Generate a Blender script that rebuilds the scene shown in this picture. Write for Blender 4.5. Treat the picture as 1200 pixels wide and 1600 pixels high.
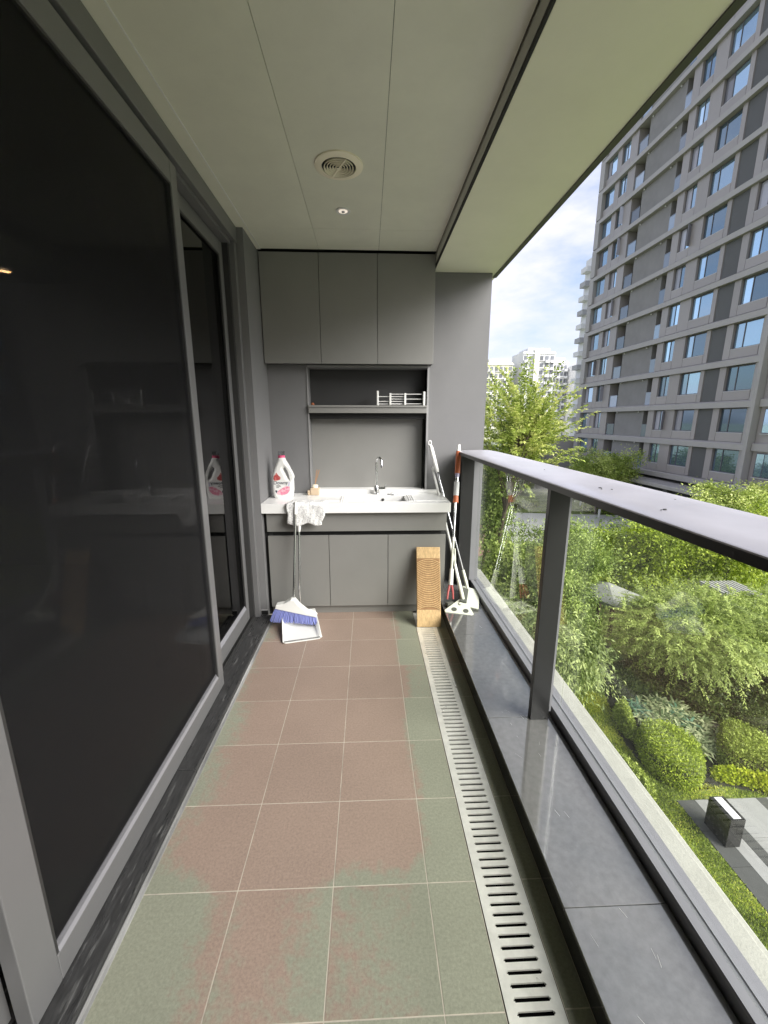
import bpy, math, random
import numpy as np
from mathutils import Matrix, Vector

rnd = random.Random(7)
rng = np.random.default_rng(11)
scene = bpy.context.scene
for o in list(bpy.data.objects):
    bpy.data.objects.remove(o)
col = scene.collection

# ------------------------------------------------------------------ camera
cam_d = bpy.data.cameras.new('camera')
cam = bpy.data.objects.new('camera', cam_d)
col.objects.link(cam)
cam_d.sensor_fit = 'VERTICAL'
cam_d.sensor_height = 36.0
cam_d.sensor_width = 27.0
cam_d.lens = 641.72 / 1600 * 36.0
cam_d.clip_start = 0.02
cam_d.clip_end = 3000
_p, _y, _r = 0.220074, 0.0390685, -0.00138
fw = Vector((math.sin(_y) * math.cos(_p), math.cos(_y) * math.cos(_p), -math.sin(_p)))
rt0 = Vector((math.cos(_y), -math.sin(_y), 0))
dn0 = fw.cross(rt0)
rt = math.cos(_r) * rt0 + math.sin(_r) * dn0
dn = math.cos(_r) * dn0 - math.sin(_r) * rt0
mw = Matrix((rt, -dn, -fw)).transposed().to_4x4()
mw.translation = (0, 0, 1.4465)
cam.matrix_world = mw
scene.camera = cam

# ------------------------------------------------------------------ sky, sun, exposure
SUN_EL, SUN_AZ = math.radians(36), math.radians(128)   # azimuth: clockwise from +Y
world = bpy.data.worlds.new('World')
scene.world = world
world.use_nodes = True
wn, wl = world.node_tree.nodes, world.node_tree.links
wn.clear()
out = wn.new('ShaderNodeOutputWorld')
bg = wn.new('ShaderNodeBackground')
sky = wn.new('ShaderNodeTexSky')
sky.sky_type = 'NISHITA'
sky.sun_disc = False
sky.sun_elevation = SUN_EL
sky.sun_rotation = SUN_AZ
sky.air_density = 1.0
sky.dust_density = 3.0
sky.ozone_density = 1.0
tc = wn.new('ShaderNodeTexCoord')
mp = wn.new('ShaderNodeMapping')
mp.inputs['Scale'].default_value = (1.0, 1.0, 2.6)
wl.new(tc.outputs['Generated'], mp.inputs['Vector'])
nz = wn.new('ShaderNodeTexNoise')
nz.inputs['Scale'].default_value = 2.3
nz.inputs['Detail'].default_value = 6
nz.inputs['Roughness'].default_value = 0.6
wl.new(mp.outputs[0], nz.inputs['Vector'])
rp = wn.new('ShaderNodeValToRGB')
rp.color_ramp.elements[0].position = 0.36
rp.color_ramp.elements[0].color = (.06, .06, .06, 1)
rp.color_ramp.elements[1].position = 0.60
rp.color_ramp.elements[1].color = (.97, .97, .97, 1)
wl.new(nz.outputs['Fac'], rp.inputs['Fac'])
mx = wn.new('ShaderNodeMix')
mx.data_type = 'RGBA'
wl.new(rp.outputs['Color'], mx.inputs['Factor'])
wl.new(sky.outputs['Color'], mx.inputs['A'])
mx.inputs['B'].default_value = (4.0, 4.0, 4.7, 1)
wl.new(mx.outputs['Result'], bg.inputs['Color'])
bg.inputs['Strength'].default_value = 0.05
wl.new(bg.outputs[0], out.inputs[0])

sun_d = bpy.data.lights.new('sun', 'SUN')
sun_d.energy = 1.5
sun_d.angle = math.radians(46)
sun_d.color = (1.0, 0.985, 0.955)
sun = bpy.data.objects.new('sun', sun_d)
col.objects.link(sun)
sv = Vector((math.sin(SUN_AZ) * math.cos(SUN_EL), math.cos(SUN_AZ) * math.cos(SUN_EL), math.sin(SUN_EL)))
sun.rotation_euler = sv.to_track_quat('Z', 'Y').to_euler()
sun.location = (40, -10, 40)

scene.view_settings.view_transform = 'Standard'
scene.view_settings.look = 'None'
scene.view_settings.gamma = 1
scene.view_settings.exposure = 2.4
scene.render.engine = 'CYCLES'
cy = scene.cycles
cy.use_denoising = True
cy.max_bounces = 8
cy.diffuse_bounces = 5
cy.glossy_bounces = 4
cy.transmission_bounces = 4
cy.transparent_max_bounces = 16
cy.caustics_reflective = False
cy.caustics_refractive = False
cy.sample_clamp_indirect = 8

# ------------------------------------------------------------------ helpers
class MB:
    """collects vertices and faces of one mesh"""
    def __init__(s):
        s.v, s.f = [], []

    def add(s, vs, fs):
        n = len(s.v)
        s.v += [tuple(v) for v in vs]
        s.f += [tuple(i + n for i in f) for f in fs]
        return s

    def box(s, x0, x1, y0, y1, z0, z1, M=None):
        vs = [Vector((x, y, z)) for x in (x0, x1) for y in (y0, y1) for z in (z0, z1)]
        if M is not None:
            vs = [M @ v for v in vs]
        return s.add(vs, [(0, 1, 3, 2), (4, 6, 7, 5), (0, 4, 5, 1), (2, 3, 7, 6), (0, 2, 6, 4), (1, 5, 7, 3)])

    def tube(s, pts, rad, seg=10, cap=True):
        pts = [Vector(p) for p in pts]
        if not hasattr(rad, '__len__'):
            rad = [rad] * len(pts)
        vs, fs = [], []
        up = Vector((0.13, 0.31, 0.94)).normalized()
        prev = None
        for i, p in enumerate(pts):
            d = (pts[min(i + 1, len(pts) - 1)] - pts[max(i - 1, 0)]).normalized()
            if prev is None:
                a = d.cross(up)
                if a.length < .15:
                    a = d.cross(Vector((1, 0, 0)))
            else:
                a = prev - d * prev.dot(d)
            a.normalize()
            prev = a
            b = d.cross(a)
            for k in range(seg):
                t = 2 * math.pi * k / seg
                vs.append(p + (a * math.cos(t) + b * math.sin(t)) * rad[i])
        n = len(pts)
        for i in range(n - 1):
            for k in range(seg):
                k2 = (k + 1) % seg
                fs.append((i * seg + k, i * seg + k2, (i + 1) * seg + k2, (i + 1) * seg + k))
        if cap:
            fs.append(tuple(range(seg - 1, -1, -1)))
            fs.append(tuple((n - 1) * seg + k for k in range(seg)))
        return s.add(vs, fs)

    def lathe(s, prof, c, seg=24, M=None):
        """prof: (radius, z) pairs around the z axis at c"""
        c = Vector(c)
        vs, fs = [], []
        for r, z in prof:
            for k in range(seg):
                t = 2 * math.pi * k / seg
                q = Vector((r * math.cos(t), r * math.sin(t), z))
                if M is not None:
                    q = M @ q
                vs.append(c + q)
        for i in range(len(prof) - 1):
            for k in range(seg):
                k2 = (k + 1) % seg
                fs.append((i * seg + k, i * seg + k2, (i + 1) * seg + k2, (i + 1) * seg + k))
        fs.append(tuple(range(seg - 1, -1, -1)))
        fs.append(tuple((len(prof) - 1) * seg + k for k in range(seg)))
        return s.add(vs, fs)

    def prism(s, poly, fn0, fn1):
        """poly of 2d points, fn0/fn1 turn a 2d point into the two end caps"""
        n = len(poly)
        vs = [fn0(*p) for p in poly] + [fn1(*p) for p in poly]
        fs = [tuple(range(n - 1, -1, -1)), tuple(range(n, 2 * n))]
        fs += [(i, (i + 1) % n, n + (i + 1) % n, n + i) for i in range(n)]
        return s.add(vs, fs)

    def mesh(s, name):
        me = bpy.data.meshes.new(name)
        me.from_pydata([tuple(v) for v in s.v], [], s.f)
        import bmesh as _bm
        b = _bm.new()
        b.from_mesh(me)
        _bm.ops.recalc_face_normals(b, faces=b.faces[:])
        b.to_mesh(me)
        b.free()
        me.update()
        return me


def tag(o, label=None, cat=None, group=None, kind=None):
    for k, v in (('label', label), ('category', cat), ('group', group), ('kind', kind)):
        if v:
            o[k] = v
    return o


WORLD = {}      # translation of every object that carries children


def obj(name, mb, mat, parent=None, bevel=0, smooth=False, seg=2, loc=None, angle=35):
    """mb in world coordinates, or local ones when loc (relative to the parent) is given"""
    me = mb if isinstance(mb, bpy.types.Mesh) else mb.mesh(name)
    if mat is not None and not me.materials:
        me.materials.append(mat)
    if smooth:
        for p in me.polygons:
            p.use_smooth = True
    o = bpy.data.objects.new(name, me)
    col.objects.link(o)
    if bevel:
        m = o.modifiers.new('bevel', 'BEVEL')
        m.width = bevel
        m.segments = seg
        m.limit_method = 'ANGLE'
        m.angle_limit = math.radians(angle)
        m.harden_normals = False
    if parent is not None:
        o.parent = parent
        if loc is None:
            o.matrix_parent_inverse = Matrix.Translation(-WORLD.get(parent.name, Vector((0, 0, 0))))
    if loc is not None:
        o.location = loc
    return o


def sm(o, deg=40):
    """smooth shading below an angle"""
    me = o.data
    for p in me.polygons:
        p.use_smooth = True
    try:
        me.set_sharp_from_angle(angle=math.radians(deg))
    except Exception:
        pass
    return o


def thing(name, label, cat, loc=(0, 0, 0), group=None):
    e = bpy.data.objects.new(name, None)
    e.empty_display_size = .1
    col.objects.link(e)
    e.location = loc
    WORLD[e.name] = Vector(loc)
    return tag(e, label, cat, group)


def struct(name, mb, mat, label, cat=None, **k):
    return tag(obj(name, mb, mat, **k), label, cat or name.replace('_', ' '), kind='structure')


# ------------------------------------------------------------------ materials
def pm(name, c, rough=.5, metal=0., var=0., vs=6., bump=0., bs=60., spec=.5, orand=0., coat=0., c2=None,
       mask=(.42, .6), detail=6, stretch=None, rvar=0.):
    m = bpy.data.materials.new(name)
    m.use_nodes = True
    nt = m.node_tree
    n, l = nt.nodes, nt.links
    b = n['Principled BSDF']
    b.inputs['Base Color'].default_value = (*c, 1)
    b.inputs['Roughness'].default_value = rough
    b.inputs['Metallic'].default_value = metal
    b.inputs['Specular IOR Level'].default_value = spec
    b.inputs['Coat Weight'].default_value = coat
    b.inputs['Coat Roughness'].default_value = .08
    tc = n.new('ShaderNodeTexCoord')
    src = tc.outputs['Object']
    if stretch:
        mp = n.new('ShaderNodeMapping')
        mp.inputs['Scale'].default_value = stretch
        l.new(src, mp.inputs['Vector'])
        src = mp.outputs[0]
    colour = None
    if c2 is not None:
        a = n.new('ShaderNodeTexNoise')
        a.inputs['Scale'].default_value = vs
        a.inputs['Detail'].default_value = detail
        l.new(src, a.inputs['Vector'])
        r = n.new('ShaderNodeMapRange')
        r.inputs['From Min'].default_value, r.inputs['From Max'].default_value = mask
        l.new(a.outputs['Fac'], r.inputs['Value'])
        x = n.new('ShaderNodeMix')
        x.data_type = 'RGBA'
        x.inputs['A'].default_value = (*c, 1)
        x.inputs['B'].default_value = (*c2, 1)
        l.new(r.outputs[0], x.inputs['Factor'])
        colour = x.outputs['Result']
    if var or orand:
        h = n.new('ShaderNodeHueSaturation')
        if colour is not None:
            l.new(colour, h.inputs['Color'])
        else:
            h.inputs['Color'].default_value = (*c, 1)
        a = n.new('ShaderNodeTexNoise')
        a.inputs['Scale'].default_value = vs * 1.7
        a.inputs['Detail'].default_value = detail
        a.inputs['Roughness'].default_value = .65
        l.new(src, a.inputs['Vector'])
        r = n.new('ShaderNodeMapRange')
        r.inputs['From Min'].default_value, r.inputs['From Max'].default_value = .25, .75
        r.inputs['To Min'].default_value, r.inputs['To Max'].default_value = 1 - var, 1 + var
        l.new(a.outputs['Fac'], r.inputs['Value'])
        val = r.outputs[0]
        if orand:
            oi = n.new('ShaderNodeObjectInfo')
            r2 = n.new('ShaderNodeMapRange')
            r2.inputs['To Min'].default_value, r2.inputs['To Max'].default_value = 1 - orand, 1 + orand
            l.new(oi.outputs['Random'], r2.inputs['Value'])
            mu = n.new('ShaderNodeMath')
            mu.operation = 'MULTIPLY'
            l.new(val, mu.inputs[0])
            l.new(r2.outputs[0], mu.inputs[1])
            val = mu.outputs[0]
        l.new(val, h.inputs['Value'])
        colour = h.outputs['Color']
    if colour is not None:
        l.new(colour, b.inputs['Base Color'])
    if rvar:
        a = n.new('ShaderNodeTexNoise')
        a.inputs['Scale'].default_value = vs * .8
        a.inputs['Detail'].default_value = 4
        l.new(src, a.inputs['Vector'])
        r = n.new('ShaderNodeMapRange')
        r.inputs['From Min'].default_value, r.inputs['From Max'].default_value = .3, .7
        r.inputs['To Min'].default_value, r.inputs['To Max'].default_value = max(.02, rough - rvar), rough + rvar
        l.new(a.outputs['Fac'], r.inputs['Value'])
        l.new(r.outputs[0], b.inputs['Roughness'])
    if bump:
        a = n.new('ShaderNodeTexNoise')
        a.inputs['Scale'].default_value = bs
        a.inputs['Detail'].default_value = 4
        l.new(src, a.inputs['Vector'])
        q = n.new('ShaderNodeBump')
        q.inputs['Strength'].default_value = bump
        q.inputs['Distance'].default_value = .01
        l.new(a.outputs['Fac'], q.inputs['Height'])
        l.new(q.outputs[0], b.inputs['Normal'])
    return m


def glass_mat(name, tint, ior=1.5, rough=0.0):
    m = bpy.data.materials.new(name)
    m.use_nodes = True
    n, l = m.node_tree.nodes, m.node_tree.links
    n.clear()
    o = n.new('ShaderNodeOutputMaterial')
    t = n.new('ShaderNodeBsdfTransparent')
    t.inputs[0].default_value = (*tint, 1)
    g = n.new('ShaderNodeBsdfGlossy')
    g.inputs['Roughness'].default_value = rough
    f = n.new('ShaderNodeFresnel')
    ge = n.new('ShaderNodeNewGeometry')      # same reflectance on both faces of the sheet
    mr = n.new('ShaderNodeMapRange')
    mr.inputs['To Min'].default_value = ior
    mr.inputs['To Max'].default_value = 1 / ior
    l.new(ge.outputs['Backfacing'], mr.inputs['Value'])
    l.new(mr.outputs[0], f.inputs['IOR'])
    x = n.new('ShaderNodeMixShader')
    l.new(f.outputs[0], x.inputs[0])
    l.new(t.outputs[0], x.inputs[1])
    l.new(g.outputs[0], x.inputs[2])
    l.new(x.outputs[0], o.inputs[0])
    return m


def screen_mat(name, c, f):
    m = bpy.data.materials.new(name)
    m.use_nodes = True
    n, l = m.node_tree.nodes, m.node_tree.links
    n.clear()
    o = n.new('ShaderNodeOutputMaterial')
    t = n.new('ShaderNodeBsdfTransparent')
    d = n.new('ShaderNodeBsdfDiffuse')
    d.inputs[0].default_value = (*c, 1)
    x = n.new('ShaderNodeMixShader')
    x.inputs[0].default_value = f
    l.new(t.outputs[0], x.inputs[1])
    l.new(d.outputs[0], x.inputs[2])
    l.new(x.outputs[0], o.inputs[0])
    return m


def leaf_mat(name, ca, cb, cc, rough=.5, trans=.24):
    """colours run with the random 'tint' of each leaf"""
    m = bpy.data.materials.new(name)
    m.use_nodes = True
    n, l = m.node_tree.nodes, m.node_tree.links
    n.clear()
    o = n.new('ShaderNodeOutputMaterial')
    at = n.new('ShaderNodeAttribute')
    at.attribute_name = 'tint'
    r = n.new('ShaderNodeValToRGB')
    e = r.color_ramp.elements
    e[0].position, e[0].color = .15, (*ca, 1)
    e[1].position, e[1].color = .85, (*cc, 1)
    k = e.new(.5)
    k.color = (*cb, 1)
    l.new(at.outputs['Fac'], r.inputs['Fac'])
    p = n.new('ShaderNodeBsdfPrincipled')
    p.inputs['Roughness'].default_value = rough
    p.inputs['Specular IOR Level'].default_value = .35
    l.new(r.outputs['Color'], p.inputs['Base Color'])
    t = n.new('ShaderNodeBsdfTranslucent')
    l.new(r.outputs['Color'], t.inputs['Color'])
    x = n.new('ShaderNodeMixShader')
    x.inputs[0].default_value = trans
    l.new(p.outputs[0], x.inputs[1])
    l.new(t.outputs[0], x.inputs[2])
    l.new(x.outputs[0], o.inputs[0])
    return m


def emit_mat(name, c, s):
    m = bpy.data.materials.new(name)
    m.use_nodes = True
    b = m.node_tree.nodes['Principled BSDF']
    b.inputs['Base Color'].default_value = (*c, 1)
    b.inputs['Emission Color'].default_value = (*c, 1)
    b.inputs['Emission Strength'].default_value = s
    return m


M = {}
def tile_mat():
    m = pm('floor_tile_mottled', (.42, .33, .27), .52, bump=.08, bs=160, rvar=.08, vs=5)
    n, l = m.node_tree.nodes, m.node_tree.links
    b = n['Principled BSDF']
    g = n.new('ShaderNodeNewGeometry')
    sx = n.new('ShaderNodeSeparateXYZ')
    l.new(g.outputs['Position'], sx.inputs[0])
    def noise(scale, detail, rough=.6):
        q = n.new('ShaderNodeTexNoise')
        q.inputs['Scale'].default_value = scale
        q.inputs['Detail'].default_value = detail
        q.inputs['Roughness'].default_value = rough
        l.new(g.outputs['Position'], q.inputs['Vector'])
        return q.outputs['Fac']
    def mr(v, a, c, d, e):
        q = n.new('ShaderNodeMapRange')
        q.inputs['From Min'].default_value, q.inputs['From Max'].default_value = a, c
        q.inputs['To Min'].default_value, q.inputs['To Max'].default_value = d, e
        l.new(v, q.inputs['Value'])
        return q.outputs[0]
    def add(a, c, op='ADD'):
        q = n.new('ShaderNodeMath')
        q.operation = op
        l.new(a, q.inputs[0])
        l.new(c, q.inputs[1])
        return q.outputs[0]
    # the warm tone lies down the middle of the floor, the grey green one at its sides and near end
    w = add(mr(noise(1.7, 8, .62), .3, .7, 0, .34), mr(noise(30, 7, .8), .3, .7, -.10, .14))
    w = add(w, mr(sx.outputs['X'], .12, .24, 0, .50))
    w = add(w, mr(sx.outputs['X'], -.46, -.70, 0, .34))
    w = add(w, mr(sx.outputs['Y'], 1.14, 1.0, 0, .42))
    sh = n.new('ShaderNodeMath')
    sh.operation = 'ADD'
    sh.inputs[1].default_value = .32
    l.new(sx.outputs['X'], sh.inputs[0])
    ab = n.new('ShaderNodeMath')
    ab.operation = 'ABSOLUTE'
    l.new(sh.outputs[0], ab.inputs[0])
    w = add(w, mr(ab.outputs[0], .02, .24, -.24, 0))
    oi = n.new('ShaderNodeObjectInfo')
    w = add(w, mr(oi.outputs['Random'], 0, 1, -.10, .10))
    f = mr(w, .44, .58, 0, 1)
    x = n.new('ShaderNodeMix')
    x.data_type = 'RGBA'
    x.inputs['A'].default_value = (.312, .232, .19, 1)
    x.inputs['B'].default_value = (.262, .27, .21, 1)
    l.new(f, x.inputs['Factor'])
    h = n.new('ShaderNodeHueSaturation')
    l.new(x.outputs['Result'], h.inputs['Color'])
    v = add(mr(noise(120, 8, .75), .28, .72, .74, 1.26), mr(noise(2.1, 5), .3, .7, .92, 1.07), 'MULTIPLY')
    v = add(v, mr(oi.outputs['Random'], 0, 1, .96, 1.04), 'MULTIPLY')
    l.new(v, h.inputs['Value'])
    l.new(h.outputs['Color'], b.inputs['Base Color'])
    return m


M['tile'] = tile_mat()
M['grout'] = pm('grout', (.52, .47, .40), .85, var=.2, vs=9, c2=(.32, .29, .25), mask=(.5, .75))
M['ceiling'] = pm('ceiling_panel_paint', (.80, .80, .685), .42, var=.05, vs=2.5, orand=.02, bump=.25, bs=3.5)
M['soffit'] = pm('soffit_plaster', (.80, .79, .66), .75, var=.04, vs=2, bump=.05, bs=220)
M['step'] = pm('beam_edge_grey', (.58, .575, .52), .5)
M['black'] = pm('black_gap', (.008, .008, .008), .7)
M['fascia'] = pm('fascia_dark_metal', (.05, .05, .05), .45)
M['wall'] = pm('wall_grey_plaster', (.172, .172, .175), .8, var=.04, vs=3, bump=.12, bs=260)
M['wall_light'] = pm('wall_light_strip', (.30, .30, .30), .75, var=.04, vs=3)
M['cab'] = pm('cabinet_grey_lacquer', (.235, .233, .222), .40, var=.04, vs=2.2, orand=.02, rvar=.07)
M['cab_dark'] = pm('cabinet_recess_shade', (.035, .035, .035), .6)  # darkened so the grip gap and niche read as shaded recesses
M['counter'] = pm('white_quartz', (.87, .87, .86), .22, var=.02, vs=8)
M['chrome'] = pm('chrome', (.72, .73, .74), .12, 1.)
M['steel'] = pm('brushed_steel', (.88, .875, .82), .36, .45, var=.16, vs=9, stretch=(1, 1, 1), rvar=.1)
M['drain_dark'] = pm('drain_channel', (.004, .004, .004), .9, spec=.1)  # shade inside the slots put into a near-black colour
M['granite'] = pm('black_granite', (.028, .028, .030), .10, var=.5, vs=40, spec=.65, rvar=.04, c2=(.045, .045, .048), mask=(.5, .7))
M['granite_top'] = pm('granite_sky_sheen', (.31, .308, .306), .07, .62, var=.16, vs=25, spec=.8, rvar=.04)  # same granite, with the sky's grey reflection put into colour and metallic
M['vein'] = pm('granite_scratch', (.40, .40, .40), .6)
M['stone'] = pm('threshold_stone', (.040, .040, .041), .33, var=.55, vs=60, c2=(.13, .13, .13), mask=(.60, .70), rvar=.12, stretch=(1, .16, 1), detail=10)
M['chalk'] = pm('grey_sealant', (.22, .22, .22), .7, var=.35, vs=14, c2=(.34, .34, .34), mask=(.5, .65), stretch=(1, .12, 1))
M['frame'] = pm('grey_aluminium_frame', (.165, .165, .168), .38, .15, var=.03, vs=3)
M['frame_dark'] = pm('dark_frame', (.03, .03, .03), .5)
M['rail'] = pm('rail_grey_coating', (.54, .53, .58), .36, .35, var=.06, vs=5, rvar=.08)
M['post'] = pm('post_dark_coating', (.028, .028, .029), .38, .1, var=.05, vs=4)
M['channel'] = pm('channel_grey', (.30, .30, .325), .42, .3, var=.05, vs=6)
M['coping'] = pm('coping_concrete', (.44, .44, .395), .75, var=.12, vs=7, bump=.15, bs=120)
M['glass'] = glass_mat('railing_glass', (.955, .965, .94), 1.5)
M['door_glass'] = glass_mat('dark_door_glass', (.22, .22, .24), 1.5)
M['screen'] = screen_mat('fly_screen_mesh', (.05, .05, .052), .15)
M['screened_glass'] = glass_mat('screened_door_glass', (.17, .175, .19), 1.19)
M['plastic'] = pm('white_plastic', (.78, .78, .76), .38)
M['plastic_ivory'] = pm('ivory_plastic', (.97, .90, .72), .4)
M['pink'] = pm('pink_plastic', (.70, .10, .22), .35)
M['pinklabel'] = pm('pink_print', (.72, .22, .33), .45, c2=(.80, .50, .56), vs=70, mask=(.45, .6))
M['redlabel'] = pm('red_brown_print', (.42, .07, .07), .45, c2=(.75, .35, .30), vs=55, mask=(.45, .62))
M['ink'] = pm('dark_print', (.06, .06, .09), .5)
M['lilac'] = pm('lilac_print', (.55, .52, .75), .5)
M['bristle'] = pm('blue_bristle', (.22, .25, .56), .55, orand=.2)
M['clear'] = glass_mat('clear_plastic', (.85, .85, .86), 1.45)
M['rag'] = pm('rag_cloth', (.78, .78, .77), .9, c2=(.52, .52, .53), vs=110, mask=(.5, .62), bump=.4, bs=90)
M['bamboo'] = pm('bamboo_board', (.53, .355, .175), .5, var=.22, vs=9, stretch=(9, 9, 1.2), c2=(.63, .435, .22), mask=(.4, .6))
M['bamboo_dark'] = pm('bamboo_ridge', (.30, .165, .07), .55, var=.2, vs=20)
M['orange'] = pm('orange_grip', (.54, .15, .065), .5)
M['red'] = pm('red_clip', (.40, .085, .085), .45)
M['mopwhite'] = pm('mop_white', (.70, .72, .62), .45)
M['pad'] = pm('mop_pad_grey', (.10, .105, .09), .9, bump=.5, bs=150)
M['label'] = pm('paper_label', (.66, .67, .69), .6)
M['amber'] = pm('diffuser_amber', (.55, .43, .30), .2)
M['reed'] = pm('reed', (.42, .22, .10), .7)
M['shelfobj'] = pm('terracotta_bit', (.30, .09, .03), .6)
M['room'] = pm('room_wall_dark', (.10, .10, .10), .8)
M['room_floor'] = pm('room_floor_dark', (.05, .055, .062), .3)
M['curtain'] = pm('room_curtain', (.30, .30, .30), .9)
M['lamp'] = emit_mat('downlight_lit', (1.0, .72, .38), 6.)
M['lens'] = emit_mat('downlight_lens', (1.0, .88, .76), .12)
# outside
M['grass'] = pm('lawn_soil', (.17, .22, .045), .9, var=.3, vs=2.2, c2=(.06, .08, .02), mask=(.45, .65), bump=.5, bs=40)
M['city'] = pm('far_ground', (.20, .22, .16), .9, var=.2, vs=.05)
M['mulch'] = pm('planting_soil', (.022, .022, .012), .95, var=.3, vs=8)  # colour darkened to hold the shade under the trees
M['path'] = pm('pale_path', (.58, .57, .53), .8, var=.1, vs=1.5)
M['brick'] = pm('brick_plaza', (.32, .20, .13), .8, var=.15, vs=5)
M['slab_l'] = pm('paving_light', (.30, .30, .29), .7, var=.1, vs=3, orand=.07)
M['slab_d'] = pm('paving_dark', (.08, .082, .078), .6, var=.12, vs=3, orand=.1)
M['joint'] = pm('paving_joint', (.10, .10, .095), .9)
M['plinth'] = pm('plinth_dark_stone', (.022, .022, .021), .25, var=.4, vs=14, c2=(.06, .06, .058), mask=(.58, .7))
M['white'] = pm('white_paint', (.75, .75, .74), .6)
M['facade'] = pm('facade_panel', (.325, .297, .285), .38, orand=.05, var=.03, vs=.6)
M['facade_l'] = pm('facade_band', (.37, .35, .33), .5, var=.06, vs=.5)
M['facade_core'] = pm('facade_core', (.06, .06, .062), .7)
M['concrete'] = pm('facade_concrete', (.235, .225, .218), .75, var=.12, vs=.5, orand=.05)
M['louvre'] = pm('louvre_dark', (.07, .07, .07), .55)
M['wframe'] = pm('window_frame_grey', (.11, .105, .115), .45)
M['wsill'] = pm('window_sill_light', (.45, .45, .45), .5)
M['pane'] = pm('window_glass', (.33, .46, .58), .04, .75, orand=.6)
M['pane2'] = pm('curtained_window', (.30, .30, .34), .12, spec=.8, orand=.5)
M['balglass'] = pm('balustrade_glass', (.25, .30, .36), .05, .4, orand=.5)
M['slat'] = pm('louvre_slat', (.18, .18, .18), .5)
M['tower'] = pm('tower_white_paint', (.72, .72, .72), .8, var=.05, vs=.1)
M['tower_cream'] = pm('tower_cream_paint', (.70, .69, .56), .8)
M['tower_grey'] = pm('tower_mid_grey', (.40, .40, .41), .7)  # grey of every second slab and side balcony
M['twin'] = pm('tower_window', (.16, .17, .19), .3, orand=.3)  # tone lifted to carry the haze of distance
M['bark'] = pm('bark', (.11, .085, .06), .9, var=.3, vs=12, bump=.5, bs=30)
M['pergola'] = pm('pergola_white_paint', (.38, .38, .36), .6)
M['roofpale'] = pm('pavilion_roof_pale', (.26, .27, .24), .6, var=.1, vs=3)
L_ = {}  # wide tint ranges put light and shade between leaves into the colour
L_['broad'] = leaf_mat('leaves_mid_green', (0.104, 0.159, 0.036), (0.268, 0.368, 0.082), (0.578, 0.700, 0.217))
L_['grey'] = leaf_mat('leaves_grey_green', (0.129, 0.181, 0.053), (0.309, 0.390, 0.127), (0.660, 0.748, 0.298))
L_['feather'] = leaf_mat('leaves_feathery', (0.158, 0.216, 0.045), (0.337, 0.429, 0.100), (0.615, 0.710, 0.218))
L_['bright'] = leaf_mat('leaves_yellow_green', (0.137, 0.184, 0.036), (0.404, 0.501, 0.105), (0.780, 0.780, 0.309), trans=.34)
L_['hedge'] = leaf_mat('leaves_hedge_bright', (0.176, 0.244, 0.026), (0.358, 0.464, 0.043), (0.599, 0.703, 0.094))
L_['hedge2'] = leaf_mat('leaves_hedge_olive', (0.174, 0.231, 0.038), (0.354, 0.445, 0.073), (0.589, 0.678, 0.164))
L_['yellow'] = leaf_mat('leaves_yellow_low', (0.368, 0.457, 0.028), (0.555, 0.631, 0.034), (0.702, 0.730, 0.086))
L_['blade'] = leaf_mat('leaves_strap', (0.132, 0.190, 0.080), (0.304, 0.359, 0.181), (0.591, 0.627, 0.359))
L_['teal'] = leaf_mat('leaves_strap_teal', (.07, .17, .10), (.13, .27, .17), (.24, .40, .27))
L_['pale'] = leaf_mat('leaves_pale_yellow_green', (.20, .28, .05), (.46, .56, .13), (.70, .75, .28), trans=.3)  # lightened to make up for the apartment block's shadow on these trees
L_['lawn'] = leaf_mat('grass_blades', (0.146, 0.202, 0.030), (0.425, 0.542, 0.072), (0.780, 0.780, 0.168))
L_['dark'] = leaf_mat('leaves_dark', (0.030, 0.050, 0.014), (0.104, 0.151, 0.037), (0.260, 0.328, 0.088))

# ------------------------------------------------------------------ balcony shell
FX0, FX1 = -.72, .55
ZC = 2.60
mb = MB()
mb.box(-.90, .335, -2.2, 3.45, -.12, -.0008)
mb.box(.485, 1.01, -2.2, 3.45, -.12, -.0008)
mb.box(.335, .485, -2.2, 3.45, -.12, -.06)
floor = struct('floor', mb, M['grout'], 'balcony floor slab with pale grout between square tiles', 'floor')
cols_x = [(-.7185, -.4207), (-.4173, -.1207), (-.1173, .1793), (.1827, .3325), (.4875, .5500)]
rows_y = [1.018 + .3 * k for k in range(-8, 8)]
tile_cache = {}
for ci, (a, b) in enumerate(cols_x):
    for ri in range(len(rows_y) - 1):
        y0, y1 = rows_y[ri] + .0017, min(rows_y[ri + 1] - .0017, 2.95)
        if y0 > 2.93 or y1 < -1.3:
            continue
        yc = (y0 + y1) / 2
        key = (ci, round(y1 - y0, 3))
        if key not in tile_cache:
            t = MB().box(a - (a + b) / 2, b - (a + b) / 2, -(y1 - y0) / 2, (y1 - y0) / 2, -.006, .0)
            me = t.mesh('tile')
            me.materials.append(M['tile'])
            tile_cache[key] = me
        o = obj('tile', tile_cache[key], None, floor, loc=((a + b) / 2, yc, 0))

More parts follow.
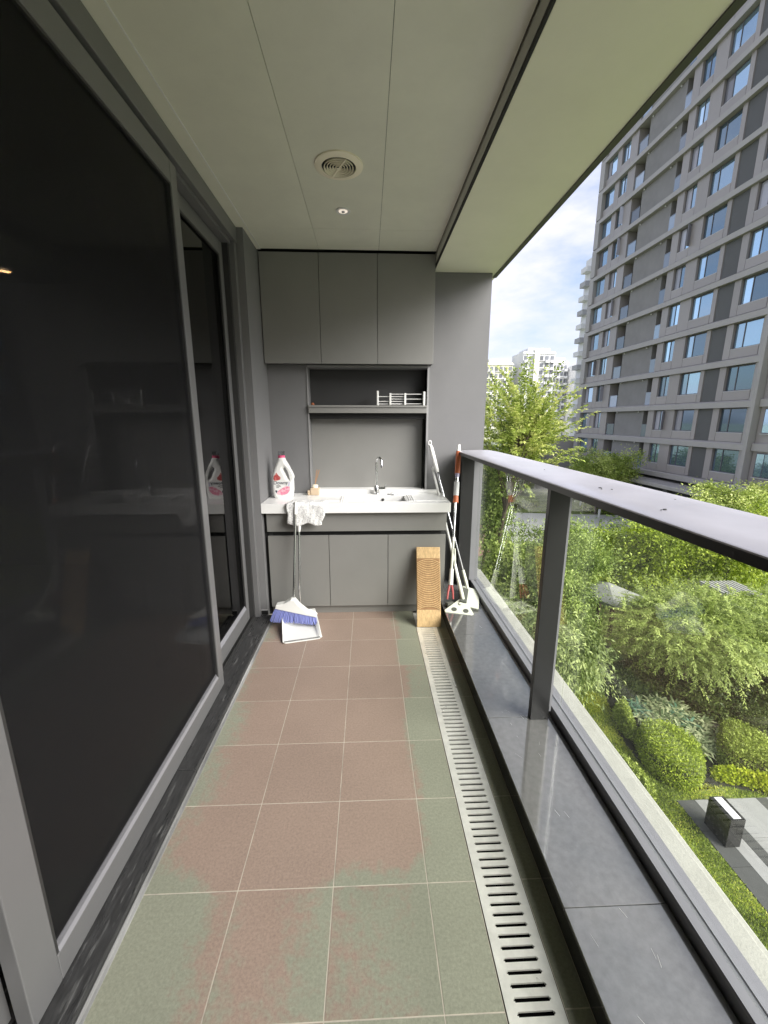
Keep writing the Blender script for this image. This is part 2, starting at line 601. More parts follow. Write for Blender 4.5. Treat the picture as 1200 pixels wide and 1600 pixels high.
# ceiling
mb = MB().box(-1.1, .495, -2.2, 3.5, ZC + .012, ZC + .25)
ceil = struct('ceiling', mb, M['black'], 'olive grey panelled balcony ceiling with fine seams', 'ceiling')
for (a, b) in ((-.729, -.3315), (-.3295, .0845), (.0865, .4885)):
    for (c, d) in ((-2.2, 1.199), (1.2005, 2.869), (2.8705, 3.188)):
        obj('ceiling_panel', MB().box(a, b, c, d, ZC, ZC + .010), M['ceiling'], ceil)
obj('edge_trim', MB().box(-.86, -.7335, -2.2, 3.19, ZC - .004, ZC + .008), M['ceiling'], ceil)
obj('bead', MB().box(-.7325, -.7300, -2.2, 3.19, ZC - .005, ZC + .008), M['white'], ceil)
mb = MB().box(.500, .985, -2.2, 3.5, 2.515, 2.85)
soff = struct('soffit_beam', mb, M['soffit'], 'dropped soffit beam along the open side of the balcony', 'soffit')
obj('beam_edge', MB().box(.4905, .4995, -2.2, 3.30, 2.534, 2.590), M['step'], soff, bevel=.003)
obj('beam_groove', MB().box(.4915, .4994, -2.2, 3.30, 2.516, 2.5335), M['black'], soff)
obj('fascia_strip', MB().box(.962, .990, -2.2, 3.42, 2.508, 2.5145), M['fascia'], soff)
# screws under the soffit edge
# end wall with a niche
YW = 3.30
mb = MB()
mb.box(-1.0, -.455, YW, 3.62, 0, 2.7)
mb.box(.462, .935, YW + .03, 3.62, -.2, 2.514)
mb.box(-.455, .462, YW, 3.62, 1.835, 2.7)
mb.box(-.455, .462, 3.45, 3.62, 0, 1.835)
back = struct('back_wall', mb, M['wall'], 'grey plastered end wall with a recessed niche above the sink', 'wall')
obj('niche_trim_lit_side', MB().box(.462, .476, YW - .008, 3.44, .895, 1.86).box(-.462, -.4555, YW - .006, 3.44, .895, 1.84)
    .box(-.4545, .4615, YW - .008, 3.40, 1.838, 1.852), M['wall_light'], back)  # left strip paints the lit inner side of the niche lighter
obj('niche_back', MB().box(-.454, .461, 3.425, 3.449, 1.56, 1.834), M['cab_dark'], back)  # shade in the upper niche put into the dark back
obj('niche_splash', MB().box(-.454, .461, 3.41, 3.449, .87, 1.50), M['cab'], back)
mb = MB().box(-.454, .4605, YW - .03, 3.42, 1.543, 1.558).box(-.454, .4605, YW - .022, YW - .004, 1.50, 1.5425)
obj('shelf', mb, M['cab'], back, bevel=.0015)
obj('under_shelf_shade', MB().box(-.4535, .46, 3.33, 3.40, 1.455, 1.4995), M['black'], back)  # black strip painting the shadow below the shelf
obj('cable_strip', MB().tube([(.452, 3.405, 1.46), (.450, 3.40, 1.2), (.447, 3.36, .96), (.437, 3.31, .885)], .007, 8), M['black'], back)
# left return wall between door and cabinet
mb = MB().box(-1.1, -.757, 2.862, YW - .001, 0, 2.598)
ret = struct('return_wall', mb, M['wall'], 'narrow grey return wall between glass door and cabinets', 'wall')
obj('skirting', MB().box(-.86, -.752, 2.856, 2.8615, .031, .062), M['black'], ret)
obj('skirting_cap', MB().box(-.86, -.7515, 2.8545, 2.8615, .0622, .068), M['wall_light'], ret)
obj('shadow_gap', MB().box(-.7565, -.7405, 2.93, 3.2, .0, .80), M['black'], ret)
# rear end of the balcony, behind the viewer
struct('rear_wall', MB().box(-1.1, 1.01, -2.35, -2.201, -.12, 2.85), M['wall'], 'grey end wall behind the viewer', 'wall')

# room behind the glass
mb = MB()
mb.box(-4.6, -4.5, -2.3, 4.2, 0, 2.7)
mb.box(-4.5, -1.0, 4.1, 4.2, 0, 2.7)
mb.box(-4.5, -1.0, -2.3, -2.2, 0, 2.7)
mb.box(-1.1, -1.0, 2.90, 4.1, 0, 2.62)
mb.box(-4.5, -1.0, -2.2, 4.1, 2.62, 2.85)
room = struct('room_wall', mb, M['room'], 'dim room walls behind the dark glass doors', 'wall')
struct('room_floor', MB().box(-4.5, -.905, -2.2, 4.1, -.12, .0), M['room_floor'], 'dim room floor behind the dark glass doors', 'floor')
e = thing('room_downlight', 'small warm lit downlight seen deep through the dark glass', 'downlight', (-2.9, 3.75, 2.617))
obj('lens', MB().lathe([(.04, 2.606), (.04, 2.617)], (-2.9, 3.75, 0), 16), M['lamp'], e)
obj('ring', MB().lathe([(.055, 2.612), (.052, 2.604), (.042, 2.606)], (-2.9, 3.75, 0), 16), M['white'], e)
mb = MB()
pts = []
for i in range(60):
    pts.append((-1.22 + .035 * math.sin(i * 1.15), 2.20 + .30 * i / 59))
for i in range(59):
    (x0, y0), (x1, y1) = pts[i], pts[i + 1]
    n = len(mb.v)
    mb.add([(x0, y0, .02), (x1, y1, .02), (x1, y1, 2.55), (x0, y0, 2.55), (x0 - .004, y0, .02), (x1 - .004, y1, .02), (x1 - .004, y1, 2.55), (x0 - .004, y0, 2.55)],
           [(0, 1, 2, 3), (7, 6, 5, 4), (0, 4, 5, 1), (3, 2, 6, 7)])
tag(obj('curtain', mb, M['curtain'], smooth=True), 'gathered grey curtain standing dim behind the dark glass door', 'curtain')

# ------------------------------------------------------------------ sliding door
door = thing('sliding_door', 'grey aluminium sliding door with tall dark glass panes', 'door', (-.87, 1.2, 0))
mb = MB()
mb.box(-.998, -.795, -2.2, 2.858, 2.505, 2.594)
mb.box(-.99, -.822, -2.2, 2.812, 2.484, 2.5048)
obj('head_frame', mb, M['frame'], door, bevel=.002)
mb = MB()
mb.box(-.998, -.802, 2.815, 2.858, .031, 2.5045)
obj('jamb', mb, M['frame'], door, bevel=.002)
obj('jamb_groove', MB().box(-.985, -.835, 2.79, 2.8145, .031, 2.484), M['frame_dark'], door)
mb = MB()
mb.box(-.90, -.86, -2.2, 2.789, .0305, .036).box(-.845, -.83, -2.2, 2.789, .0305, .05)
obj('track', mb, M['frame_dark'], door)


def sash(xf, y0, y1, z0, z1, st0, st1, rail_b, rail_t, th=.038, tint='door_glass'):
    """xf: face towards the balcony"""
    m = MB()
    xb = xf - th
    m.box(xb, xf, y0, y0 + st0, z0, z1)
    m.box(xb, xf, y1 - st1, y1, z0, z1)
    m.box(xb, xf, y0 + st0, y1 - st1, z0, z0 + rail_b)
    m.box(xb, xf, y0 + st0, y1 - st1, z1 - rail_t, z1)
    s = obj('sash', m, M['frame'], door, bevel=.0025)
    g = .009
    m = MB()
    yi0, yi1, zi0, zi1 = y0 + st0, y1 - st1, z0 + rail_b, z1 - rail_t
    m.box(xf - .012, xf - .003, yi0, yi0 + g, zi0, zi1)
    m.box(xf - .012, xf - .003, yi1 - g, yi1, zi0, zi1)
    m.box(xf - .012, xf - .003, yi0 + g, yi1 - g, zi1 - g, zi1)
    obj('gasket', m, M['frame_dark'], s)
    m = MB()
    m.prism([(xf - .014, zi0), (xf - .0005, zi0), (xf - .0115, zi0 + .022), (xf - .014, zi0 + .022)],
            lambda a, b: (a, yi0 + g, b), lambda a, b: (a, yi1 - g, b))
    obj('glazing_bead', m, M['channel'], s)
    obj('pane', MB().box(xf - .024, xf - .016, yi0 - .004, yi1 + .004, zi0 - .004, zi1 + .004), M[tint], s)
    return s


sash(-.797, .712, 2.029, .034, 2.478, .092, .062, .082, .085, tint='screened_glass')
m = MB().box(-.8035, -.8025, .80, 1.970, .115, 2.396)
s_ = obj('insect_screen', m, M['screen'], door)
sash(-.868, 2.002, 2.789, .037, 2.480, .05, .052, .10, .075)
sash(-.868, -.95, .735, .037, 2.480, .06, .06, .09, .075)
obj('screen_channel', MB().box(-.905, -.872, 2.74, 2.7885, .16, 2.38), M['frame_dark'], door)

# threshold stones
sill = thing('threshold', 'low black stone threshold under the sliding door', 'threshold', (-.79, 1.2, 0))
for (a, b) in ((-1.2, .2395), (.2405, 1.459), (1.460, 2.549), (2.550, 2.853)):
    obj('stone_slab', MB().box(-.998, -.722, a, b, -.002, .030), M['stone'], sill, bevel=.004)
obj('sealant', MB().box(-.7215, -.7165, -1.2, 2.853, -.002, .016), M['chalk'], sill, bevel=.002)
obj('grout_line', MB().box(-.7160, -.7085, -1.2, 2.853, -.002, .003), M['chalk'], sill)

# ------------------------------------------------------------------ floor drain
drain = thing('floor_drain', 'long slotted stainless steel drain strip set in the tiled floor', 'drain', (.41, 1.2, 0))
mb = MB()
x0, x1, xs0, xs1 = .337, .483, .3615, .4585
mb.box(x0, xs0, -.9, 2.90, -.004, .0015)
mb.box(xs1, x1, -.9, 2.90, -.004, .0015)
pitch, slot = .0265, .0100
yy = -.9
while yy < 2.9:
    mb.box(xs0, xs1, yy, min(yy + pitch - slot, 2.9), -.004, .0015)
    # rounded slot ends
    for xe, sgn in ((xs0, 1), (xs1, -1)):
        ya, yb = yy + pitch - slot, yy + pitch
        if yb < 2.9:
            for (p, q) in ((ya, ya + .0028), (yb - .0028, yb)):
                mb.box(min(xe, xe + sgn * .0035), max(xe, xe + sgn * .0035), p, q, -.004, .0015)
    yy += pitch
obj('grate', mb, M['steel'], drain)
obj('channel', MB().box(.3355, .4845, -.9, 2.91, -.058, -.03).box(.3355, .3365, -.9, 2.91, -.03, .001).box(.4836, .4845, -.9, 2.91, -.03, .001), M['drain_dark'], drain)

# ------------------------------------------------------------------ granite ledge and railing
ledge = thing('granite_ledge', 'raised dark polished granite ledge at the foot of the glass railing', 'ledge', (.7, 1.2, 0))
for (a, b) in ((-1.3, -.6515), (-.650, .1085), (.110, .8685), (.870, 1.6285), (1.630, 2.3885), (2.390, 3.325)):
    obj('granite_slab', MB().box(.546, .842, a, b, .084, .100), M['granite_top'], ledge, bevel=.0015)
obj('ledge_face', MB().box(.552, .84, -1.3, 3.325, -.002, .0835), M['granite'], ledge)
mb = MB()
for i in range(30):
    x, y = rnd.uniform(.57, .82), rnd.choice((rnd.uniform(.5, 1.2), rnd.uniform(1.4, 1.68), rnd.uniform(2.3, 2.9)))
    l, w = rnd.uniform(.004, .018), rnd.uniform(.0003, .0008)
    a = rnd.gauss(.35, .25)
    Mx = Matrix.Translation((x, y, .1003)) @ Matrix.Rotation(a, 4, 'Z')
    mb.add([Mx @ Vector(q) for q in ((-w, -l, 0), (w, -l * .8, 0), (w * .6, l, 0), (-w, l * .7, 0))], [(0, 1, 2, 3)])
s_ = obj('scratches', mb, M['vein'], ledge)
s_['kind'] = 'stuff'

rail = thing('glass_railing', 'dark grey balcony railing with clear glass panes and wide flat handrail', 'railing', (.85, 1.6, .1))
prof = [(.700, 1.2085), (.700, 1.2120), (.704, 1.2145), (.78, 1.2185), (.90, 1.2205), (.962, 1.2195), (.968, 1.216), (.968, 1.2085)]
mb = MB()
# the far end curves in towards the wall
n = len(prof)
stations = [(-1.3, 1., 0.), (2.6, 1., 0.), (2.95, 1., 0.), (3.10, .985, .001), (3.20, .95, .002), (3.262, .89, .004), (3.298, .80, .007)]
vs, fs = [], []
for (y, w, dz) in stations:
    for (a, b) in prof:
        vs.append((.84 + (a - .84) * w, y, b - dz if b > 1.21 else b))
for i in range(len(stations) - 1):
    for k in range(n):
        k2 = (k + 1) % n
        fs.append((i * n + k, i * n + k2, (i + 1) * n + k2, (i + 1) * n + k))
fs.append(tuple(range(n)))
fs.append(tuple((len(stations) - 1) * n + k for k in range(n)))
hr = sm(obj('handrail', mb.add(vs, fs), M['rail'], rail), 30)
obj('rail_lip_shade', MB().box(.7008, .95, -1.3, 3.26, 1.186, 1.2083), M['post'], rail)  # shade on the rail's front lip, painted with the dark coating
mb = MB()
for (x, y, r) in ((.80, 1.37, .007), (.82, 1.335, .004), (.79, 1.345, .003), (.775, 1.02, .006), (.76, 1.012, .003), (.90, 1.15, .004), (.83, 1.9, .003)):
    mb.lathe([(r, 1.2195), (r * .6, 1.2212)], (x, y, 0), 7)
s_ = obj('droppings', mb, M['fascia'], rail)
s_['kind'] = 'stuff'
for (ya, yb) in ((1.610, 1.640), (.010, .040)):
    mb = MB().box(.738, .822, ya, yb, .1005, 1.1855)
    p_ = obj('post', mb, M['post'], rail, bevel=.0015)
    obj('glazing_strip', MB().box(.8225, .832, ya + .004, ya + .012, .14, 1.18).box(.8225, .832, yb - .010, yb - .002, .14, 1.18), M['channel'], p_)
p_ = obj('post', MB().box(.735, .835, 3.195, 3.2495, .1005, 1.1855), M['post'], rail, bevel=.0015)
obj('wall_channel', MB().box(.8355, .905, 3.20, 3.328, .142, 1.1855), M['channel'], rail, bevel=.002)
mb = MB()
mb.box(.850, .930, -1.3, 3.325, .0, .136)
obj('bottom_channel', mb, M['channel'], rail, bevel=.003)
obj('channel_lip', MB().box(.8505, .876, -1.3, 3.325, .1365, .142).box(.892, .9295, -1.3, 3.325, .1365, .140), M['channel'], rail)
for (ya, yb) in ((1.628, 3.20), (.028, 1.622), (-1.3, .022)):
    obj('pane', MB().box(.8785, .8885, ya, yb, .1366, 1.19), M['glass'], rail)
cop = struct('coping', MB().box(.932, 1.012, -2.2, 3.6, -.14, .108), M['coping'], 'pale stone coping outside the glass at the slab edge', 'coping', bevel=.004)
obj('coping_edge', MB().box(1.0125, 1.045, -2.2, 3.6, -.16, .085), M['coping'], cop, bevel=.006)

# ------------------------------------------------------------------ sink cabinet
sink = thing('sink_cabinet', 'grey base cabinet with white countertop, sink and chrome tap', 'cabinet', (-.08, 3.1, 0))
obj('carcass', MB().box(-.735, .572, 2.945, 3.299, .065, .798), M['cab_dark'], sink)
obj('toe_kick', MB().box(-.733, .570, 2.935, 3.29, .0, .0645), M['cab'], sink)
dx = [-.733, -.291, .143, .572]
for i in range(3):
    obj('door', MB().box(dx[i] + .002, dx[i + 1] - .002, 2.903, 2.9245, .068, .622), M['cab'], sink, bevel=.0012)
obj('apron', MB().box(-.733, .572, 2.903, 2.9245, .655, .796), M['cab'], sink, bevel=.0012)
obj('grip_gap_shade', MB().box(-.70, .54, 2.9405, 2.9445, .60, .70), M['black'], sink)  # black strip painting the shade in the finger-pull gap
# countertop with an inset basin
cx0, cx1, cy0, cy1 = -.757, .592, 2.862, 3.298
bx0, bx1, by0, by1 = -.165, .285, 2.93, 3.185
zt = .870
mb = MB()
oc = [(cx0, cy0), (cx1, cy0), (cx1, cy1), (cx0, cy1)]
ic = [(bx0, by0), (bx1, by0), (bx1, by1), (bx0, by1)]
vs = [(x, y, z_) for z_ in (.80, zt) for x, y in oc + ic]
fs = []
for k in range(4):
    k2 = (k + 1) % 4
    fs += [(8 + k, 8 + k2, 12 + k2, 12 + k), (k, 4 + k, 4 + k2, k2), (k, k2, 8 + k2, 8 + k), (4 + k, 12 + k, 12 + k2, 4 + k2)]
mb.add(vs, fs)
top = obj('countertop', mb, M['counter'], sink, bevel=.003)
mb = MB()
mb.box(bx0, bx0 + .006, by0, by1, .72, zt - .004)
mb.box(bx1 - .006, bx1, by0, by1, .72, zt - .004)
mb.box(bx0 + .006, bx1 - .006, by0, by0 + .006, .72, zt - .004)
mb.box(bx0 + .006, bx1 - .006, by1 - .006, by1, .72, zt - .004)
mb.box(bx0 + .006, bx1 - .006, by0 + .006, by1 - .006, .72, .726)
obj('basin', mb, M['counter'], top)
obj('overflow', MB().lathe([(.011, 0), (.011, .004), (.006, .005)], (.115, by1 - .0062, .835), 16, Matrix.Rotation(math.pi / 2, 4, 'X')), M['fascia'], top)
mb = MB()
for x in (-.20, -.185, .30, .316, .332):
    mb.box(x, x + .006, by0 + .005, by1 - .01, zt + .0004, zt + .007)
obj('rib', mb, M['counter'], top, bevel=.002)
obj('upstand', MB().box(-.452, .459, 3.302, 3.408, .8705, .898).box(-.47, .56, 3.276, 3.2975, .8703, .896), M['counter'], top, bevel=.002)
for xa, xb in ((.35, .575), (-.40, -.21)):
    obj('rim', MB().box(xa, xb, by0 + .01, by0 + .016, zt + .0004, zt + .004), M['counter'], top)
tap = obj('tap', MB().lathe([(.027, zt + .0005), (.027, zt + .006), (.021, zt + .008), (.021, zt + .062), (.017, zt + .068), (.011, zt + .07)], (.066, 3.235, 0), 20)
          .tube([(.066, 3.235, zt + .066), (.066, 3.235, zt + .255), (.070, 3.228, zt + .275), (.078, 3.212, zt + .289), (.088, 3.19, zt + .293), (.098, 3.17, zt + .285), (.104, 3.157, zt + .268), (.106, 3.154, zt + .22)],
                [.0095] * 8, 14), M['chrome'], sink)
sm(tap, 35)
sm(obj('lever', MB().tube([(.085, 3.232, zt + .045), (.135, 3.228, zt + .047)], [.012, .011], 12).tube([(.132, 3.228, zt + .046), (.136, 3.226, zt + .068), (.138, 3.224, zt + .083)], [.0055, .004, .003], 8), M['chrome'], tap), 35)

e = thing('sink_strainer', 'small round perforated steel strainer lying behind the basin', 'strainer', (.195, 3.215, zt))
sm(obj('bowl', MB().lathe([(.042, zt + .0008), (.046, zt + .006), (.045, zt + .0075), (.036, zt + .004)], (.195, 3.222, 0), 24), M['chrome'], e))
obj('knob', MB().lathe([(.008, zt + .0042), (.008, zt + .010), (.005, zt + .013)], (.195, 3.222, 0), 12), M['chrome'], e)

# upper cabinet
up = thing('wall_cabinet', 'grey three-door wall cabinet hung under the ceiling', 'cabinet', (-.13, 3.25, 1.85))
obj('carcass', MB().box(-.752, .486, 3.222, 3.2995, 1.856, 2.585), M['cab_dark'], up)
ux = [-.752, -.338, .076, .490]
for i in range(3):
    obj('door', MB().box(ux[i] + .0018, ux[i + 1] - .0018, 3.20, 3.2215, 1.852, 2.586), M['cab'], up, bevel=.0012)
obj('side_panel', MB().box(.4865, .4895, 3.2222, 3.329, 1.854, 2.50), M['cab'], up)

# ------------------------------------------------------------------ ceiling fittings
vx, vy = -.126, 2.216
e = thing('ceiling_vent', 'round cream ventilation grille in the ceiling', 'vent', (vx, vy, ZC))
z = ZC
sm(obj('flange', MB().lathe([(.113, z - .0005), (.112, z - .006), (.098, z - .010), (.080, z - .011), (.078, z - .004), (.080, z - .0006)], (vx, vy, 0), 48), M['plastic_ivory'], e), 50)
obj('throat', MB().lathe([(.0785, z - .0052), (.0785, z - .0030)], (vx, vy, 0), 40), M['black'], e)
for r in (.068, .055, .042, .029, .016):
    mb = MB()
    seg = 40
    vs, fs = [], []
    for (rr, zz) in ((r - .0045, z - .0054), (r - .0015, z - .014), (r + .0015, z - .014), (r - .001, z - .0054)):
        for k in range(seg):
            t = 2 * math.pi * k / seg
            vs.append((vx + rr * math.cos(t), vy + rr * math.sin(t), zz))
    for i in range(4):
        for k in range(seg):
            fs.append((i * seg + k, i * seg + (k + 1) % seg, ((i + 1) % 4) * seg + (k + 1) % seg, ((i + 1) % 4) * seg + k))
    obj('ring', mb.add(vs, fs), M['plastic_ivory'], e, smooth=False)
Mv = Matrix.Translation((vx, vy, 0)) @ Matrix.Rotation(math.radians(-63), 4, 'Z')
obj('cross_bar', MB().box(-.079, .079, -.003, .003, z - .0155, z - .0142, Mv), M['plastic_ivory'], e)
obj('hub', MB().lathe([(.010, z - .0158), (.008, z - .0175)], (vx, vy, 0), 16), M['plastic_ivory'], e)
dxl, dyl = -.13, 2.64
e = thing('ceiling_downlight', 'small round white recessed downlight in the ceiling near the cabinet', 'downlight', (dxl, dyl, ZC))
sm(obj('trim_ring', MB().lathe([(.042, z - .0005), (.041, z - .005), (.032, z - .007), (.026, z - .003)], (dxl, dyl, 0), 32), M['plastic'], e), 50)
sm(obj('reflector', MB().lathe([(.0255, z - .0042), (.022, z - .0032)], (dxl, dyl, 0), 24), M['lens'], e), 50)
sm(obj('lamp_capsule', MB().lathe([(.010, z - .0045), (.009, z - .009), (.004, z - .011)], (dxl, dyl, 0), 16), M['chrome'], e), 50)

# ------------------------------------------------------------------ things on the counter and shelf
def curve_solid(name, splines, ext, bev, res=3):
    """flat outline with holes made into a rounded solid; points in x,z, depth along y"""
    cu = bpy.data.curves.new(name, 'CURVE')
    cu.dimensions = '2D'
    cu.fill_mode = 'BOTH'
    cu.extrude = ext
    cu.bevel_depth = bev
    cu.offset = -bev
    cu.bevel_resolution = res
    for pts in splines:
        s = cu.splines.new('BEZIER')
        s.bezier_points.add(len(pts) - 1)
        for p, q in zip(s.bezier_points, pts):
            p.co = (q[0], q[1], 0)
            p.handle_left_type = p.handle_right_type = 'AUTO'
        s.use_cyclic_u = True
        s.resolution_u = 6
    o = bpy.data.objects.new(name, cu)
    col.objects.link(o)
    dg = bpy.context.evaluated_depsgraph_get()
    me = bpy.data.meshes.new_from_object(o.evaluated_get(dg))
    bpy.data.objects.remove(o)
    bpy.data.curves.remove(cu)
    R = Matrix.Rotation(math.pi / 2, 4, 'X')
    me.transform(R)
    me.materials.clear()
    return me


def text_mesh(txt, size, ext=.0004, shear=0.):
    cu = bpy.data.curves.new('t', 'FONT')
    cu.body = txt
    cu.size = size
    cu.extrude = ext
    cu.shear = shear
    cu.align_x = 'CENTER'
    o = bpy.data.objects.new('t', cu)
    col.objects.link(o)
    dg = bpy.context.evaluated_depsgraph_get()
    me = bpy.data.meshes.new_from_object(o.evaluated_get(dg))
    bpy.data.objects.remove(o)
    bpy.data.curves.remove(cu)
    me.transform(Matrix.Rotation(math.pi / 2, 4, 'X'))
    me.materials.clear()
    return me


bxc, byc = -.640, 3.10
bt = thing('detergent_bottle', 'white laundry detergent bottle with pink collar and floral label', 'bottle', (bxc, byc, zt))
outl = [(-.062, -.016), (.062, -.016), (.074, .012), (.080, .085), (.076, .15), (.056, .215), (.026, .272), (.0215, .284), (-.0215, .284), (-.028, .272), (-.058, .205), (-.078, .14), (-.080, .085), (-.074, .012)]
hole = [(.014, .212), (.030, .200), (.052, .160), (.056, .132), (.046, .132), (.026, .165)]
me = curve_solid('body', [outl, hole], .012, .022, 4)
me.transform(Matrix.Translation((bxc, byc, zt + .0175)))
body = sm(obj('body', me, M['plastic'], bt), 45)
bot_front = byc - .0345
sm(obj('collar', MB().lathe([(.022, zt + .296), (.0255, zt + .298), (.0255, zt + .318), (.0225, zt + .3205)], (bxc - .003, byc, 0), 24), M['pink'], bt), 40)
sm(obj('cap', MB().lathe([(.0225, zt + .3208), (.024, zt + .325), (.026, zt + .348), (.023, zt + .350), (.020, zt + .327)], (bxc - .003, byc, 0), 24), M['clear'], bt), 40)
def decal(name, poly, mt, dy):
    m = MB()
    m.add([(bxc + a, bot_front - dy, zt + b) for a, b in poly], [tuple(range(len(poly)))])
    m.add([(bxc + a, bot_front - dy + .0006, zt + b) for a, b in poly], [tuple(range(len(poly)))[::-1]])
    return obj(name, m, mt, body)
decal('flower_print', [(-.040, .032), (-.005, .024), (.030, .034), (.052, .058), (.056, .090), (.018, .092), (-.002, .078), (-.030, .060), (-.042, .045)], M['pinklabel'], .0008)
decal('leaf_print', [(-.064, .148), (-.060, .168), (-.040, .196), (-.024, .172), (-.010, .160), (-.014, .143), (-.036, .135), (-.056, .132)], M['redlabel'], .0008)
decal('seal_print', [(-.054, .052), (-.047, .040), (-.040, .052), (-.040, .062), (-.054, .062)], M['ink'], .0008)
decal('swirl_print', [(.040, .10), (.046, .094), (.052, .100), (.054, .125), (.048, .128), (.048, .108)], M['lilac'], .0008)
me = text_mesh('Downy', .036)
me.transform(Matrix.Translation((bxc - .012, bot_front - .0012, zt + .108)))
obj('lettering', me, M['ink'], body)
for k_, w_ in enumerate((.030, .034, .020)):
    decal('small_print', [(-.045, .098 - k_ * .008), (-.045 + w_, .098 - k_ * .008), (-.045 + w_, .101 - k_ * .008), (-.045, .101 - k_ * .008)], M['fascia'], .0008)

df = thing('reed_diffuser', 'small amber square diffuser bottle with thin reeds on the counter', 'diffuser', (-.415, 3.21, zt))
obj('bottle', MB().box(-.452, -.382, 3.185, 3.245, zt + .001, zt + .058), M['amber'], df, bevel=.007, seg=3)
obj('base_tray', MB().box(-.474, -.452, 3.19, 3.24, zt + .001, zt + .040), M['amber'], df, bevel=.004)
sm(obj('neck', MB().lathe([(.022, zt + .0585), (.023, zt + .062), (.023, zt + .078), (.020, zt + .081)], (-.417, 3.215, 0), 20), M['plastic_ivory'], df), 40)
for (ax, ay) in ((.022, .01), (.034, .012), (.016, -.004), (.04, .0)):
    obj('reed', MB().tube([(-.417, 3.215, zt + .081), (-.417 + ax, 3.215 + ay, zt + .198)], .0016, 6), M['reed'], df)

# rag over the counter edge
mb = MB()
nu, nv = 34, 30
xs = np.linspace(-.565, -.31, nu)
prof_s = np.linspace(0, 1, nv)
vs, fs = [], []
for j, t in enumerate(prof_s):
    d = t * .245
    for i, x in enumerate(xs):
        wr = .0018 * math.sin(x * 48 + 2.5 * math.sin(t * 4)) + .0009 * math.sin(x * 143 + t * 9)
        if d < .085:
            y, z_ = cy0 + .085 - d, zt + .006 + abs(wr) * 1.4
        elif d < .105:
            q = (d - .085) / .02 * math.pi / 2
            y, z_ = cy0 - .012 * math.sin(q) , zt - .006 + .012 * math.cos(q)
        else:
            y, z_ = cy0 - .013 - (d - .105) * .05 + wr * 1.0 - .004, zt - .006 - (d - .105)
        xx = x + .012 * math.sin(t * 5 + x * 20) + (.010 * math.sin(t * 11) if i in (0, nu - 1) else 0)
        zz = z_ + (.010 * math.sin(x * 40) * max(0, t - .75) * 4 if t > .75 else 0)
        vs.append((xx, y, zz))
for j in range(nv - 1):
    for i in range(nu - 1):
        fs.append((j * nu + i, j * nu + i + 1, (j + 1) * nu + i + 1, (j + 1) * nu + i))
o = obj('cleaning_rag', mb.add(vs, fs), M['rag'], smooth=True)
m_ = o.modifiers.new('thick', 'SOLIDIFY')
m_.thickness = .003
m_.offset = 1
tag(o, 'crumpled grey and white cleaning rag draped over the counter edge', 'rag')

# rack on the niche shelf
rk = thing('adjustable_rack', 'white adjustable drawer rack with thin bars on the niche shelf', 'rack', (.26, 3.31, 1.558))
zr = 1.5585
for xa, h in ((.072, .108), (.432, .104)):
    obj('end_plate', MB().box(xa, xa + .015, 3.285, 3.335, zr, zr + h), M['plastic'], rk, bevel=.002)
for xa in (.170, .285):
    obj('sleeve', MB().box(xa, xa + .014, 3.288, 3.300, zr + .004, zr + .092), M['plastic'], rk, bevel=.001)
for (xa, xb, zz) in ((.087, .30, .010), (.087, .30, .030), (.087, .30, .066), (.17, .432, .012), (.17, .432, .048), (.17, .432, .085)):
    obj('bar', MB().tube([(xa, 3.303 if zz in (.010, .030, .066) else 3.308, zr + zz), (xb, 3.303 if zz in (.010, .030, .066) else 3.308, zr + zz)], .0028, 8), M['plastic'], rk)
tag(obj('clay_knob', MB().lathe([(.012, 1.5585), (.014, 1.566), (.010, 1.574), (.006, 1.578)], (-.425, 3.31, 0), 14), M['shelfobj'], smooth=True),
    'tiny terracotta coloured knob on the left end of the niche shelf', 'knob')

# ------------------------------------------------------------------ broom and dustpan
br = thing('broom', 'white headed broom with blue bristles standing in the dustpan', 'broom', (-.52, 2.74, 0))
# handle leans back to the counter
sm(obj('handle', MB().tube([(-.535, 2.735, .19), (-.512, 2.835, .80)], .0085, 12), M['chrome'], br))
sm(obj('grip', MB().tube([(-.512, 2.835, .80), (-.5105, 2.842, .84), (-.509, 2.848, .885)], [.011, .012, .0095], 12), M['plastic'], br))
A, B = Vector((-.655, 2.70, .145)), Vector((-.375, 2.70, .080))
poly = [(-.662, .150), (-.655, .176), (-.600, .186), (-.565, .206), (-.548, .218), (-.524, .214), (-.490, .170), (-.44, .124), (-.385, .102), (-.372, .088), (-.372, .078)]
mb = MB().prism(poly, lambda a, b: (a, 2.692, b), lambda a, b: (a, 2.752, b))
hd = obj('head', mb, M['plastic'], br, bevel=.012, seg=3, angle=50)
mb = MB()
for i in range(30):
    t = i / 29
    for j in range(4):
        bx = -.655 + .275 * t
        bz = .152 - .074 * t
        by = 2.70 + .044 * j / 3
        lx = bx + (-.045 * (1 - t) ** 2 + .012 * t) + rnd.gauss(0, .003)
        lz = max(.028 + .030 * (1 - t), bz - .090 + rnd.gauss(0, .003))
        ly = by - .018 + rnd.gauss(0, .004)
        mb.tube([(bx, by, bz), ((bx + lx) / 2 - .003, (by + ly) / 2, (bz + lz) / 2), (lx, ly, lz)], [.0042, .0046, .0036], 5)
s_ = obj('bristles', mb, M['bristle'], br)
s_['kind'] = 'stuff'

